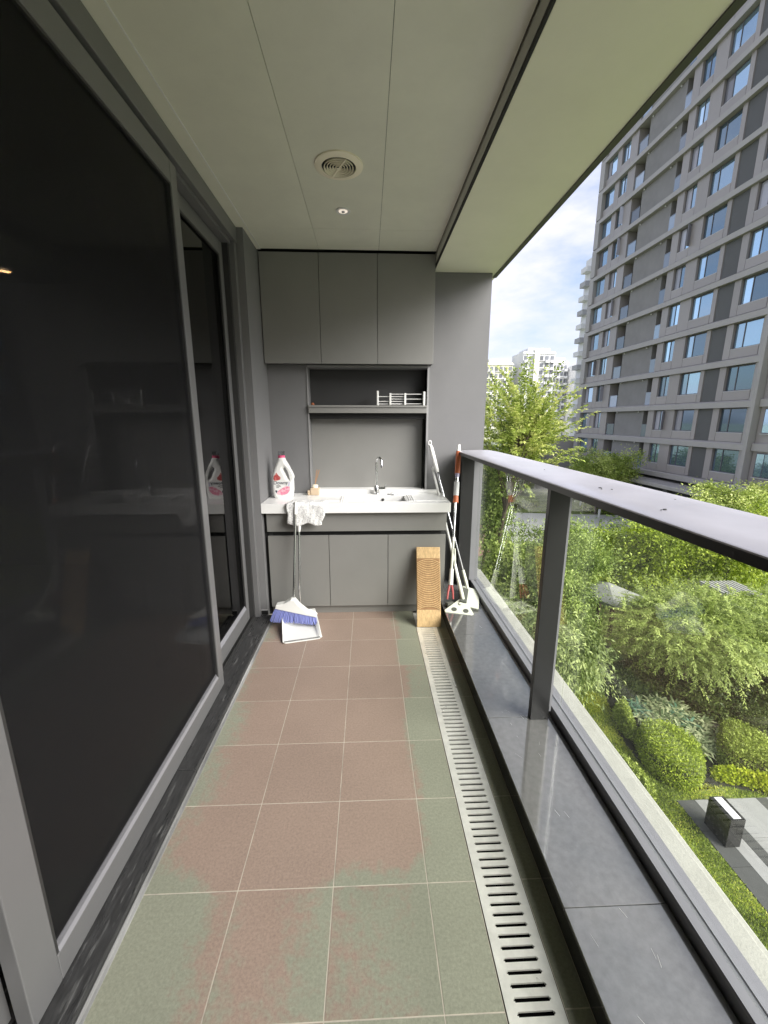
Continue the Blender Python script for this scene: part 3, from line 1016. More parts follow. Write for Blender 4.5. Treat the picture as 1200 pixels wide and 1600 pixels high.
dp = thing('dustpan', 'white plastic dustpan with raised rim on the floor by the sink', 'dustpan', (-.48, 2.68, 0))
Md = Matrix.Translation((-.482, 2.66, .0)) @ Matrix.Rotation(math.radians(14), 4, 'Z')
mb = MB()
w, dpt = .128, .150
grid = []
nu, nv = 15, 10
for j in range(nv):
    v = j / (nv - 1)
    for i in range(nu):
        u = i / (nu - 1) * 2 - 1
        side = max(0., (abs(u) - .86) / .14)
        zz = .004 + .012 * v + max(side * (.012 + .070 * v), (max(0, v - .86) / .14) * .082)
        ww = w * (1 - .10 * v)
        grid.append(Md @ Vector((u * ww, -.15 + .27 * v, zz)))
fs = [(j * nu + i, j * nu + i + 1, (j + 1) * nu + i + 1, (j + 1) * nu + i) for j in range(nv - 1) for i in range(nu - 1)]
o = obj('pan', mb.add(grid, fs), M['plastic'], dp, smooth=True)
m_ = o.modifiers.new('thick', 'SOLIDIFY')
m_.thickness = .005
m_.offset = 1
obj('lip', MB().box(-.124, .124, -.150, -.138, .0095, .0125, Md), M['chalk'], o)
sm(obj('handle', MB().tube([(-.497, 2.785, .085), (-.502, 2.80, .25), (-.492, 2.842, .70)], .0075, 12), M['chrome'], dp))
sm(obj('grip', MB().tube([(-.493, 2.840, .672), (-.4915, 2.844, .70), (-.490, 2.846, .735), (-.476, 2.846, .762), (-.462, 2.846, .770)], [.0085, .0125, .0115, .010, .007], 12), M['plastic'], dp))

# ------------------------------------------------------------------ washboard
wb = thing('washboard', 'bamboo washboard with curved ridges leaning on the cabinet', 'washboard', (.43, 2.66, 0))
tilt = math.atan2(2.868 - 2.672, .53)
Mb = Matrix.Translation((.4285, 2.672, .002)) @ Matrix.Rotation(math.radians(.9), 4, 'Y') @ Matrix.Rotation(-tilt, 4, 'X')
H_, W_ = .572, .0865
wood = obj('board', MB().box(-W_, W_, .0, .018, 0, H_, Mb), M['bamboo'], wb, bevel=.003)
mb = MB()
nr = 27
for i in range(nr):
    z0 = .125 + i * (.345 / nr)
    rows = []
    for k in range(15):
        u = -1 + 2 * k / 14
        zz = z0 + .026 * (1 - u * u) - .003
        rows.append((u * (W_ - .003), zz))
    vs, fs = [], []
    for (a, b) in rows:
        for (dy, dz) in ((-.0002, -.0036), (-.0055, -.0022), (-.0055, .0022), (-.0002, .0036)):
            vs.append(Mb @ Vector((a, dy, b + dz)))
    for k in range(14):
        for q in range(3):
            fs.append((k * 4 + q, k * 4 + q + 1, (k + 1) * 4 + q + 1, (k + 1) * 4 + q))
    mb.add(vs, fs)
s_ = obj('ridges', mb, M['bamboo'], wood)
s_['kind'] = 'stuff'
obj('ridge_bed', MB().box(-W_ + .003, W_ - .003, -.0007, -.0001, .122, .49, Mb), M['bamboo_dark'], wood)

# ------------------------------------------------------------------ long tools in the corner
def lerp(a, b, t):
    return Vector(a) + (Vector(b) - Vector(a)) * t

m1 = thing('flat_mop', 'steel pole mop with white grip and flat white head on the ledge', 'mop', (.79, 2.95, .1))
b0, t0 = Vector((.785, 3.02, .135)), Vector((.484, 3.285, 1.30))
sm(obj('pole', MB().tube([lerp(b0, t0, .07), lerp(b0, t0, .78)], .0085, 12), M['chrome'], m1))
sm(obj('grip', MB().tube([lerp(b0, t0, .78), lerp(b0, t0, .80), lerp(b0, t0, .94), lerp(b0, t0, .96)], [.012, .0165, .0165, .011], 14), M['plastic'], m1))
ring = [lerp(b0, t0, .975) + Vector((.011 * math.cos(a), 0, .018 * math.sin(a))) for a in np.linspace(0, 2 * math.pi, 15)]
sm(obj('hanging_loop', MB().tube(ring, .004, 8, False), M['plastic'], m1))
sm(obj('socket', MB().tube([lerp(b0, t0, .0), lerp(b0, t0, .05), lerp(b0, t0, .13)], [.010, .015, .013], 12), M['mopwhite'], m1))
Mh = Matrix.Translation((.768, 2.90, .118)) @ Matrix.Rotation(math.radians(-17), 4, 'Z') @ Matrix.Rotation(math.radians(10), 4, 'Y')
obj('head', MB().box(-.070, .075, -.17, .17, 0, .014, Mh), M['mopwhite'], m1, bevel=.006)
obj('pad', MB().box(-.076, .080, -.178, .176, -.016, -.0005, Mh), M['pad'], m1, bevel=.005)
obj('squeeze_bar', MB().box(-.066, -.016, -.15, .10, .0145, .030, Mh), M['pad'], m1, bevel=.005)
obj('clear_tray', MB().box(.0805, .13, -.13, .14, -.004, -.001, Mh), M['clear'], m1)

m2 = thing('triangle_mop', 'white pole mop with triangular white head in front of the steel mop', 'mop', (.67, 2.74, .1))
b1, t1 = Vector((.70, 2.80, .135)), Vector((.515, 3.275, 1.08))
sm(obj('pole', MB().tube([lerp(b1, t1, .10), lerp(b1, t1, .55), lerp(b1, t1, 1.)], [.0115, .0115, .009], 12), M['plastic'], m2))
sm(obj('socket', MB().tube([lerp(b1, t1, 0), lerp(b1, t1, .04), lerp(b1, t1, .16)], [.010, .015, .013], 12), M['mopwhite'], m2))
Mt = Matrix.Translation((.662, 2.735, .112)) @ Matrix.Rotation(math.radians(-14), 4, 'Z') @ Matrix.Rotation(math.radians(18), 4, 'X')
tri = [(-.105, -.062), (.082, -.070), (.096, -.052), (.030, .10), (.0, .10), (-.112, -.042)]
obj('head', MB().prism(tri, lambda a, b: Mt @ Vector((a, b, 0)), lambda a, b: Mt @ Vector((a, b, .013))), M['mopwhite'], m2, bevel=.004)
mb = MB()
for (a, b, r) in ((-.043, -.028, .020), (.040, -.034, .020), (-.005, .030, .012)):
    c = Mt @ Vector((a, b, .0134))
    mb.lathe([(r, 0), (r, .0008)], c, 16, Mt.to_3x3().to_4x4())
obj('vent_print', mb, M['pad'], m2)

m3 = thing('orange_squeegee', 'telescopic squeegee pole with orange grip and red clip at bottom', 'squeegee', (.61, 2.86, .1))
b2, t2 = Vector((.600, 2.815, .135)), Vector((.705, 3.19, 1.262))
for nm, a, b, ra, rb, mt in (('tip', .955, 1.0, .017, .010, 'plastic'), ('grip', .81, .955, .0205, .0195, 'orange'), ('blue_band', .785, .81, .0155, .0155, 'lilac'),
                             ('collar', .755, .785, .013, .013, 'chrome'), ('paper_sleeve', .665, .755, .020, .020, 'label'), ('lock', .62, .665, .021, .018, 'orange'),
                             ('pole', .40, .62, .0105, .0105, 'chrome'), ('joint', .375, .40, .0135, .0135, 'plastic'), ('lower_pole', .20, .375, .0095, .0095, 'mopwhite'), ('neck', .10, .20, .017, .015, 'plastic')):
    sm(obj(nm, MB().tube([lerp(b2, t2, a), lerp(b2, t2, b)], [ra, rb], 14), M[mt], m3), 40)
obj('strap', MB().tube([lerp(b2, t2, .33) + Vector((.012, -.01, 0)), lerp(b2, t2, .26) + Vector((.02, -.012, 0)), lerp(b2, t2, .22) + Vector((.018, -.012, 0))], .006, 8), M['mopwhite'], m3)
for s in (-1, 1):
    obj('clip', MB().tube([lerp(b2, t2, .10) + Vector((s * .008, 0, 0)), lerp(b2, t2, .055) + Vector((s * .018, -.006, 0)), lerp(b2, t2, .015) + Vector((s * .022, -.012, 0))], [.008, .008, .006], 8), M['red'], m3)
obj('sponge', MB().box(-.03, .03, -.02, .02, 0, .032, Matrix.Translation((.598, 2.795, .102)) @ Matrix.Rotation(.3, 4, 'Z')), M['pad'], m3, bevel=.008)

# ================================================================== outside
GZ = -7.0
def sheet(name, poly, z, mt, label, cat=None):
    m = MB()
    m.add([(x, y, z) for x, y in poly], [tuple(range(len(poly)))])
    return struct(name, m, mt, label, cat)

sheet('ground', [(-900, -900), (900, -900), (900, 1600), (-900, 1600)], GZ - .03, M['city'], 'far ground of the city reaching to the horizon')
sheet('lawn', [(1.0, -6), (25.0, -6), (25.0, 58), (1.0, 58)], GZ - .012, M['grass'], 'green lawn ground of the courtyard garden')
sheet('path', [(11.4, 37.4), (24.6, 35.4), (24.6, 30.5), (18.5, 26.2), (13.6, 27.0), (10.0, 27.2), (10.3, 30.2), (10.9, 32.6)], GZ, M['path'], 'pale stone path crossing the courtyard')
sheet('plaza', [(5.5, 33), (10.85, 32.6), (10.25, 30.2), (9.9, 27.1), (6.9, 24.5), (5.0, 24.5)], GZ + .004, M['brick'], 'small terracotta brick plaza beside the pale path')
sheet('planting_bed', [(6.85, 8.0), (7.5, 7.65), (8.5, 7.75), (10.4, 6.9), (13, 8.4), (14, 11), (11.5, 14.0), (8.3, 12.6), (7.2, 10.7), (6.78, 9.3)], GZ - .004, M['mulch'], 'planting bed soil darkened for the shade under the trees')
mb = MB()
steps = struct('garden_steps', MB().box(18.6, 24.4, 29.2, 30.0, GZ, GZ + .15).box(18.9, 24.4, 30.0, 30.9, GZ, GZ + .3).box(19.2, 24.4, 30.9, 32.0, GZ, GZ + .45), M['path'], 'low pale stone steps beside the far path', 'steps')

# near paving
pv = struct('pavement', MB().box(6.97, 14.0, -6, 7.43, GZ - .06, GZ - .006), M['joint'], 'grey stone pavement with dark and pale slab bands', 'pavement')
x = 6.97
bands = [(.42, 'slab_d', .72), (.30, 'slab_l', .9), (.24, 'slab_d', .72), (.90, 'slab_l', .9), (.24, 'slab_d', .72), (.9, 'slab_l', .9), (.24, 'slab_d', .72), (.9, 'slab_l', .9)]
cache = {}
for (w, mt, ln) in bands:
    y = 7.43
    while y > 1.2:
        y0 = max(1.0, y - ln)
        key = (w, mt, round(y - y0, 3))
        if key not in cache:
            m = MB().box(.004, w - .004, .004, y - y0 - .004, -.03, .004).mesh('paving_slab')
            m.materials.append(M[mt])
            cache[key] = m
        obj('paving_slab', cache[key], None, pv, loc=(x, y0, GZ))
        y = y0
    x += w
pl = thing('stone_plinth', 'black stone plinth with pale inset top on the paving', 'plinth', (7.32, 6.64, GZ))
obj('block', MB().box(7.17, 7.48, 6.36, 6.90, GZ + .003, GZ + .68), M['plinth'], pl, bevel=.006)
obj('top_inset', MB().box(7.245, 7.405, 6.39, 6.87, GZ + .6805, GZ + .690), M['white'], pl)

# ------------------------------------------------------------------ foliage
def leaf_mesh(name, P, D, Nn, L, Wd, tint, mat, parent=None, fold=.25):
    """P roots, D unit direction, Nn approximate normals, L length, Wd width: one folded four-point leaf each"""
    n = len(P)
    side = np.cross(D, Nn)
    side /= np.linalg.norm(side, axis=1, keepdims=True) + 1e-9
    nn = np.cross(side, D)
    L = np.broadcast_to(np.asarray(L, float), (n,))[:, None]
    Wd = np.broadcast_to(np.asarray(Wd, float), (n,))[:, None]
    mid = P + D * L * .45
    v = np.empty((n, 4, 3))
    v[:, 0] = P
    v[:, 1] = mid + side * Wd * .5 + nn * Wd * fold
    v[:, 2] = P + D * L - nn * L * .12
    v[:, 3] = mid - side * Wd * .5 + nn * Wd * fold
    me = bpy.data.meshes.new(name)
    me.vertices.add(n * 4)
    me.vertices.foreach_set('co', v.reshape(-1))
    me.loops.add(n * 4)
    me.loops.foreach_set('vertex_index', np.arange(n * 4, dtype=np.int32))
    me.polygons.add(n)
    me.polygons.foreach_set('loop_start', np.arange(0, n * 4, 4, dtype=np.int32))
    me.polygons.foreach_set('loop_total', np.full(n, 4, dtype=np.int32))
    at = me.attributes.new('tint', 'FLOAT', 'FACE')
    at.data.foreach_set('value', np.clip(tint, 0, 1).astype(np.float32))
    me.update(calc_edges=True)
    me.materials.append(mat)
    return obj(name, me, None, parent)


def unit(a):
    return a / (np.linalg.norm(a, axis=1, keepdims=True) + 1e-9)


def blob_points(n, k, c, r, clump, shell=.45, flat=.6):
    """n leaves in k clumps through an ellipsoid of radii r round c"""
    c, r = np.array(c, float), np.array(r, float)
    d = unit(rng.normal(size=(k, 3)))
    rad = rng.uniform(0, 1, k) ** shell
    bump = 1 + .22 * np.sin(d[:, 0] * 4.1 + c[0]) * np.cos(d[:, 1] * 3.7 + c[1]) + .16 * np.sin(d[:, 2] * 6 + c[0] * 2)
    cc = c + d * (rad * bump)[:, None] * r
    idx = rng.integers(0, k, n)
    size = rng.uniform(.6, 1.3, k)
    off = rng.normal(size=(n, 3)) * np.array([1, 1, flat]) * clump * .5 * size[idx][:, None]
    P = cc[idx] + off
    t = rng.uniform(0, 1, k)[idx] * .55 + rng.uniform(0, 1, n) * .45
    return P, t, cc


def tree(name, label, base, crown, r, n, k, clump, lsize, mat, group=None, trunk=.11, shell=.45, droop=.2, limbs=9, lean=(0, 0), cat='tree', aspect=.5, parts=None):
    base = Vector(base)
    root = thing(name, label, cat, base, group)
    P, t, cc = blob_points(n, k, crown, r, clump, shell)
    if parts:
        for (c2, r2, n2, k2) in parts:
            P2, t2, cc2 = blob_points(n2, k2, c2, r2, clump, shell)
            P, t, cc = np.vstack([P, P2]), np.concatenate([t, t2]), np.vstack([cc, cc2])
    N = len(P)
    out = unit(P - np.array(crown) + rng.normal(size=(N, 3)) * .8)
    D = unit(out + rng.normal(size=(N, 3)) * .7 + np.array([0, 0, -droop]))
    Nn = unit(rng.normal(size=(N, 3)) * .55 + np.array([0, 0, 1.]))
    L = lsize * rng.uniform(.65, 1.35, N)
    leaf_mesh('crown', P, D, Nn, L, L * aspect, t, mat, root)
    m = MB()
    top = Vector(crown)
    mid = base.lerp(top, .5) + Vector((lean[0], lean[1], 0))
    m.tube([base, base.lerp(mid, .5), mid, mid.lerp(top, .6), top], [trunk * 1.25, trunk, trunk * .85, trunk * .6, trunk * .35], 8)
    for q in rng.choice(len(cc), min(limbs, len(cc)), replace=False):
        e_ = Vector(cc[q])
        s_ = mid.lerp(top, rnd.uniform(.1, .9))
        m.tube([s_, s_.lerp(e_, .5) + Vector((0, 0, .1)), e_], [trunk * .38, trunk * .24, trunk * .08], 6)
    sm(obj('trunk', m, M['bark'], root), 60)
    return root


def spray_tree(name, label, base, crown, r, sprays, per, length, lsize, mat, droop, up=0., trunk=.1, cat='tree', aspect=.32, spread=.5, limbs=12, shell=.5):
    """crown of long leafy sprays with leaflets along both sides"""
    base = Vector(base)
    root = thing(name, label, cat, base)
    c, rr = np.array(crown, float), np.array(r, float)
    d = unit(rng.normal(size=(sprays, 3)))
    rad = rng.uniform(0, 1, sprays) ** shell
    S = c + d * rad[:, None] * rr * (1 + .2 * np.sin(d[:, :1] * 5 + d[:, 1:2] * 4))
    dirs = unit(d * np.array([1, 1, .5]) + rng.normal(size=(sprays, 3)) * spread + np.array([0, 0, up]))
    ln = length * rng.uniform(.6, 1.3, sprays)
    Ps, Ds, Ns, Ts = [], [], [], []
    st = rng.uniform(0, 1, sprays)
    for j in range(per):
        s = (j // 2 + .5) / (per // 2)
        pos = S + dirs * (ln * s)[:, None] + np.array([0, 0, -1.])[None] * (droop * ln * s * s)[:, None]
        ax = unit(dirs + np.array([0, 0, -2 * droop])[None] * s)
        side = unit(np.cross(ax, np.array([0, 0, 1.])[None] + rng.normal(size=(sprays, 3)) * .15))
        sg = 1 if j % 2 else -1
        D = unit(ax * .75 + side * sg * .8 + rng.normal(size=(sprays, 3)) * .22 + np.array([0, 0, -.15]))
        Nn = unit(np.cross(side, ax) + rng.normal(size=(sprays, 3)) * .3)
        Nn = np.where(Nn[:, 2:3] < 0, -Nn, Nn)
        Ps.append(pos + rng.normal(size=(sprays, 3)) * lsize * .15)
        Ds.append(D)
        Ns.append(Nn)
        Ts.append(st * .55 + rng.uniform(0, 1, sprays) * .45)
    P = np.vstack(Ps)
    L = lsize * rng.uniform(.7, 1.3, len(P))
    leaf_mesh('crown', P, np.vstack(Ds), np.vstack(Ns), L, L * aspect, np.concatenate(Ts), mat, root, fold=.12)
    m = MB()
    top = Vector(crown)
    m.tube([base, base.lerp(top, .35), base.lerp(top, .7), top], [trunk * 1.2, trunk, trunk * .75, trunk * .4], 8)
    for q in rng.choice(sprays, min(limbs, sprays), replace=False):
        e_ = Vector(S[q])
        s_ = base.lerp(top, rnd.uniform(.55, 1.))
        m.tube([s_, s_.lerp(e_, .5) + Vector((0, 0, .08)), e_], [trunk * .4, trunk * .25, trunk * .08], 6)
    sm(obj('trunk', m, M['bark'], root), 60)
    return root


def in_poly(pts, poly):
    x, y = pts[:, 0], pts[:, 1]
    ins = np.zeros(len(pts), bool)
    n = len(poly)
    for i in range(n):
        x0, y0 = poly[i]
        x1, y1 = poly[(i + 1) % n]
        c = ((y0 > y) != (y1 > y)) & (x < (x1 - x0) * (y - y0) / (y1 - y0 + 1e-12) + x0)
        ins ^= c
    return ins


def edge_dist(pts, poly):
    best = np.full(len(pts), 1e9)
    n = len(poly)
    for i in range(n):
        a, b = np.array(poly[i]), np.array(poly[(i + 1) % n])
        ab = b - a
        t = np.clip(((pts - a) @ ab) / (ab @ ab), 0, 1)
        best = np.minimum(best, np.linalg.norm(pts - (a + t[:, None] * ab), axis=1))
    return best


def smooth_poly(poly, it=2):
    p = np.array(poly, float)
    for _ in range(it):
        q = np.roll(p, -1, 0)
        p = np.stack([p * .75 + q * .25, p * .25 + q * .75], 1).reshape(-1, 2)
    return [tuple(a) for a in p]


def hedge(name, label, poly, h, dens, lsize, mat, inner='broad', cat='hedge', rough=.04, aspect=.5, upw=.6, group=None, z0=GZ, core=True):
    poly = smooth_poly(poly)
    pa = np.array(poly)
    lo, hi = pa.min(0), pa.max(0)
    area = (hi - lo).prod()
    pts = rng.uniform(lo, hi, size=(int(area * dens), 2))
    pts = pts[in_poly(pts, poly)]
    d = edge_dist(pts, poly)
    top = h * (1 - np.exp(-(d + .03) / .09)) * (1 + .05 * np.sin(pts[:, 0] * 3.1) * np.cos(pts[:, 1] * 2.7))
    z = z0 + top + rng.normal(size=len(pts)) * rough - rng.uniform(0, 1, len(pts)) ** 2 * h * .25
    near = d < .12
    z = np.where(near & (rng.uniform(0, 1, len(pts)) < .75), z0 + rng.uniform(.02, 1, len(pts)) * top, z)
    P = np.column_stack([pts, z])
    N = len(P)
    D = unit(rng.normal(size=(N, 3)) * .8 + np.array([0, 0, upw]))
    Nn = unit(rng.normal(size=(N, 3)) * .6 + np.array([0, 0, 1]))
    L = lsize * rng.uniform(.6, 1.4, N)
    patch = .5 + .5 * np.sin(pts[:, 0] * 2.3 + 1) * np.sin(pts[:, 1] * 2.9)
    t = rng.uniform(0, 1, N) * .7 + .3 * patch
    root = thing(name, label, cat, (float(pa[:, 0].mean()), float(pa[:, 1].mean()), z0), group)
    lf = leaf_mesh('foliage', P, D, Nn, L, L * aspect, t, mat, root)
    if not core:
        return root
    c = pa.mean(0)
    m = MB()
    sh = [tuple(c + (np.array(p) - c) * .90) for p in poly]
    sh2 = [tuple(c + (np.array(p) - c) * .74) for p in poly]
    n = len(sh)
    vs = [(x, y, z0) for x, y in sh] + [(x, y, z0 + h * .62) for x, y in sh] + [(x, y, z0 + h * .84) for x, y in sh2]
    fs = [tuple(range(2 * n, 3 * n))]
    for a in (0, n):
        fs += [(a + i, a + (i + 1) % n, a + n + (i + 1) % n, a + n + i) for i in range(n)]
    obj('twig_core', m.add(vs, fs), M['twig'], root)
    return root


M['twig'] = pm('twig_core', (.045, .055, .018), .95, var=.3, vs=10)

hedge('clipped_hedge', 'large bright yellow green clipped oval hedge beside the lawn', [(7.32, 9.43), (7.7, 9.46), (8.1, 9.29), (8.29, 8.91), (8.39, 8.56), (8.24, 8.15), (7.86, 7.78), (7.5, 7.64), (7.19, 7.69), (6.9, 7.94), (6.81, 8.39), (7.0, 9.06)],
      .55, 14000, .048, L_['hedge'], rough=.075)
hedge('clipped_hedge', 'narrow olive clipped hedge curling round the left end of the strap plants', [(7.20, 10.35), (7.69, 10.50), (7.4, 9.54), (7.03, 9.07), (6.93, 9.39), (7.02, 9.95)],
      .48, 9000, .062, L_['hedge2'], core=False)
hedge('clipped_hedge', 'broad olive clipped hedge behind the yellow ground cover', [(9.57, 9.51), (10.05, 9.32), (10.34, 8.59), (10.6, 7.68), (10.2, 7.23), (9.35, 7.80), (8.48, 8.15)],
      .55, 12000, .050, L_['hedge2'], rough=.075)
hedge('ground_cover', 'low vivid yellow ground cover in front of the olive hedge', [(8.40, 8.22), (9.14, 7.98), (9.64, 7.72), (10.3, 7.2), (9.9, 6.95), (9.29, 7.5), (8.8, 7.76), (8.18, 7.90)],
      .28, 9000, .070, L_['yellow'], cat='plants', aspect=.65, core=False)
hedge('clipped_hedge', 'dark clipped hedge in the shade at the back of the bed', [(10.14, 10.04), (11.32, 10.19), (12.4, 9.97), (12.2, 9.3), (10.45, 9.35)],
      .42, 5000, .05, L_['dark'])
hedge('shrub_strip', 'low leafy shrub strip along the lawn nearest the balcony', [(5.9, 9.5), (6.25, 9.0), (6.47, 8.55), (6.62, 8.05), (6.62, 7.62), (6.3, 7.3), (6.0, 8.0), (5.6, 9.0)],
      .26, 5500, .075, L_['hedge2'], cat='shrub', aspect=.45, core=False)

hedge('ground_cover', 'leafy ground cover, its leaves darkened for the shade under the feathery trees', [(7.6, 11.0), (8.4, 10.75), (9.3, 10.5), (9.7, 9.75), (10.5, 9.6), (12.6, 10.3), (13.6, 11.2), (11.5, 13.6), (8.5, 12.5), (7.5, 11.7)],
      .30, 2600, .10, L_['dark'], cat='plants', aspect=.6, core=False)  # dark leaf colour stands in for tree shade

# strap-leaved plants, each a clump of long arching leaves
strap_poly = [(7.60, 10.35), (8.49, 10.55), (9.09, 10.35), (9.30, 9.82), (9.37, 9.25), (8.65, 8.35), (8.42, 8.35), (8.36, 8.95), (8.10, 9.40), (7.55, 9.60)]
cand = rng.uniform([7.4, 8.3], [9.4, 10.6], size=(900, 2))
cand = cand[in_poly(cand, strap_poly)]
chosen = []
for c in cand:
    if all((c[0] - q[0]) ** 2 + (c[1] - q[1]) ** 2 > .2 ** 2 for q in chosen):
        chosen.append(c)
    if len(chosen) >= 44:
        break
for i, c in enumerate(sorted(chosen, key=lambda q: (q[1], q[0]))):
    teal = (c[0] < 8.05 and c[1] > 9.9) or i in (14, 27)
    mbv, tt = [], []
    nl = 16
    vs, fs = [], []
    for j in range(nl):
        a = 2 * math.pi * j / nl + rnd.uniform(-.25, .25)
        ln = rnd.uniform(.26, .44)
        wd = rnd.uniform(.020, .034)
        el = rnd.uniform(.5, 1.25)
        sd = Vector((-math.sin(a), math.cos(a), 0))
        base = len(vs)
        for s_, wf in ((0, .5), (.35, 1.), (.7, .85), (1., .08)):
            rr = ln * s_
            x_ = c[0] + math.cos(a) * rr * math.cos(el * (1 - .5 * s_))
            y_ = c[1] + math.sin(a) * rr * math.cos(el * (1 - .5 * s_))
            z_ = GZ + .16 + rr * math.sin(el) - ln * .55 * s_ * s_
            p = Vector((x_, y_, z_))
            vs += [p + sd * wd * wf, p - sd * wd * wf]
        for q in range(3):
            fs.append((base + 2 * q, base + 2 * q + 1, base + 2 * q + 3, base + 2 * q + 2))
            tt.append(rnd.random())
    me = bpy.data.meshes.new('strap_plant')
    me.from_pydata([tuple(v) for v in vs], [], fs)
    at = me.attributes.new('tint', 'FLOAT', 'FACE')
    at.data.foreach_set('value', np.array(tt, np.float32))
    me.materials.append(L_['teal'] if teal else L_['blade'])
    o = obj('strap_plant', me, None)
    if teal:
        tag(o, 'arching blue green strap-leaved plant in the curved bed', 'plant', 'blue green strap plants in the curved bed')
    else:
        tag(o, 'arching grey green strap-leaved plant in the curved bed behind the oval hedge', 'plant', 'grey green strap plants in the curved bed')

# grass blades on the near lawn
lawn_poly = [(5.0, 13), (7.4, 11.0), (6.85, 9.4), (6.8, 8.5), (7.4, 7.95), (8.3, 7.75), (9.2, 7.5), (10.2, 6.9), (9.6, 7.45), (6.95, 7.45), (6.95, 3.5), (5.2, 3.5)]
pts = rng.uniform([5.0, 3.5], [10.4, 13.0], size=(150000, 2))
pts = pts[in_poly(pts, lawn_poly)]
N = len(pts)
P = np.column_stack([pts, np.full(N, GZ - .01)])
D = unit(rng.normal(size=(N, 3)) * .55 + np.array([0, 0, 1.]))
Nn = unit(rng.normal(size=(N, 3)) + 1e-3)
t = .5 + .3 * np.sin(pts[:, 0] * 3.1 + 2 * np.sin(pts[:, 1] * 1.3)) * np.sin(pts[:, 1] * 2.2) + rng.normal(size=N) * .2
g_ = leaf_mesh('grass', P, D, Nn, .055 * rng.uniform(.5, 1.4, N), .014, t, L_['lawn'])
tag(g_, 'short bright green grass on the lawn nearest the balcony', 'grass', kind='stuff')

# trees, from the nearest outwards
tree('broadleaf_tree', 'dense rounded mid green tree just beyond the railing post', (6.2, 12.6, GZ), (6.1, 12.5, -3.75), (1.55, 1.6, 2.15), 50000, 200, .52, .082, L_['broad'], trunk=.12)
tree('drooping_tree', 'pale grey green tree with drooping pointed leaves nearest the lawn', (5.3, 10.2, GZ), (5.25, 10.1, -4.75), (1.15, 1.1, 1.25), 12000, 80, .55, .135, L_['grey'], droop=1.1, aspect=.30, trunk=.07)
tree('young_tree', 'light green young tree at the left behind the first glass pane', (4.25, 12.4, GZ), (4.25, 12.4, -3.9), (.75, .8, 1.5), 6500, 46, .5, .12, L_['feather'], trunk=.06)
spray_tree('feathery_tree', 'wide light green tree with feathery drooping sprays over the hedge', (10.1, 11.4, GZ), (10.1, 11.2, -4.7), (2.25, 1.75, .85), 1700, 44, .68, .082, L_['feather'], droop=.26, trunk=.11)
spray_tree('feathery_tree', 'light green feathery tree at the right edge behind the wide one', (13.2, 11.6, GZ), (13.4, 11.3, -4.9), (2.1, 1.7, .9), 700, 36, .75, .10, L_['feather'], droop=.34, trunk=.11)
tree('bushy_tree', 'bright yellow green bushy tree under the middle of the handrail', (12.0, 16.2, GZ), (11.9, 16.0, -4.0), (1.7, 1.5, 1.35), 12000, 90, .6, .13, L_['hedge'], trunk=.1)
tree('bushy_tree', 'bright green bushy tree at the right edge under the handrail', (15.6, 16.3, GZ), (15.5, 16.2, -3.7), (2.5, 1.8, 1.6), 16000, 100, .65, .13, L_['hedge'], trunk=.1)
tree('bushy_tree', 'olive green bushy tree behind the dense rounded tree', (8.9, 16.6, GZ), (8.9, 16.6, -4.7), (1.5, 1.4, 1.3), 8000, 70, .6, .13, L_['hedge2'], trunk=.1)
tree('bushy_tree', 'mid green bushy tree beyond the pale pavilion roof', (13.0, 18.6, GZ), (13.0, 18.6, -4.6), (2.4, 1.8, 1.5), 9000, 80, .7, .15, L_['broad'], trunk=.1)
tree('bushy_tree', 'light green bushy tree in front of the far steps', (17.5, 20.5, GZ), (17.5, 20.5, -4.7), (2.6, 2.0, 1.5), 9000, 80, .75, .16, L_['hedge2'], trunk=.1)
spray_tree('tall_tree', 'tall loose yellow green tree beside the end wall against the sky', (5.0, 16.4, GZ), (6.0, 16.2, 1.0), (1.75, 1.5, 2.05), 620, 30, .85, .125, L_['bright'], droop=.12, up=.75, trunk=.1, aspect=.5, spread=.35, limbs=26, shell=.6)
tree('slender_tree', 'dark slender tree with leaning stems behind the first glass pane', (4.7, 17.0, GZ), (5.35, 17.0, -2.3), (.8, .9, 1.9), 4200, 40, .6, .15, L_['broad'], trunk=.08, limbs=14)
tree('small_round_tree', 'rounded light green tree in front of the apartment building', (20.9, 36.2, GZ), (20.9, 36.0, -2.7), (2.7, 2.3, 1.55), 16000, 120, .7, .17, L_['pale'], trunk=.1)
tree('small_round_tree', 'pale green tree below the corner of the apartment building', (21.6, 22.4, GZ), (21.4, 22.2, -3.3), (2.7, 2.0, 1.15), 14000, 100, .7, .15, L_['pale'], trunk=.1)
for (x, y, zc, rx, rz, mt, lab) in ((12.6, 44, -4.6, 2.6, 1.7, 'broad', 'dark green tree left of the far lawn'), (17.0, 47, -4.2, 2.8, 1.8, 'feather', 'light green tree at the far end of the lawn'),
                                    (20.2, 52, -3.2, 2.6, 1.8, 'bright', 'yellow green tree in front of the grey garden wall'), (9.0, 40, -4.4, 2.2, 1.8, 'dark', 'dark tree behind the brick plaza'),
                                    (14.5, 55, -2.6, 3.2, 2.2, 'broad', 'dark green tree behind the tall loose tree'), (27.5, 66, -.4, 3.4, 2.6, 'bright', 'yellow green tree beyond the bar fence'),
                                    (22.5, 64, -.3, 3.0, 2.7, 'feather', 'light green tree left of the bar fence')):
    tree('courtyard_tree', lab, (x, y, GZ), (x, y, zc), (rx, rx * .8, rz), 6000, 70, .8, .26, L_[mt], group='trees at the far side of the courtyard', trunk=.12)


def round_hedge(label, cx, cy_, r, h, mat):
    hedge('round_hedge', label, [(cx + r * math.cos(a), cy_ + r * .8 * math.sin(a)) for a in np.linspace(0, 2 * math.pi, 13)[:-1]], h, 900, .13, mat, group='round hedges on the far lawn')

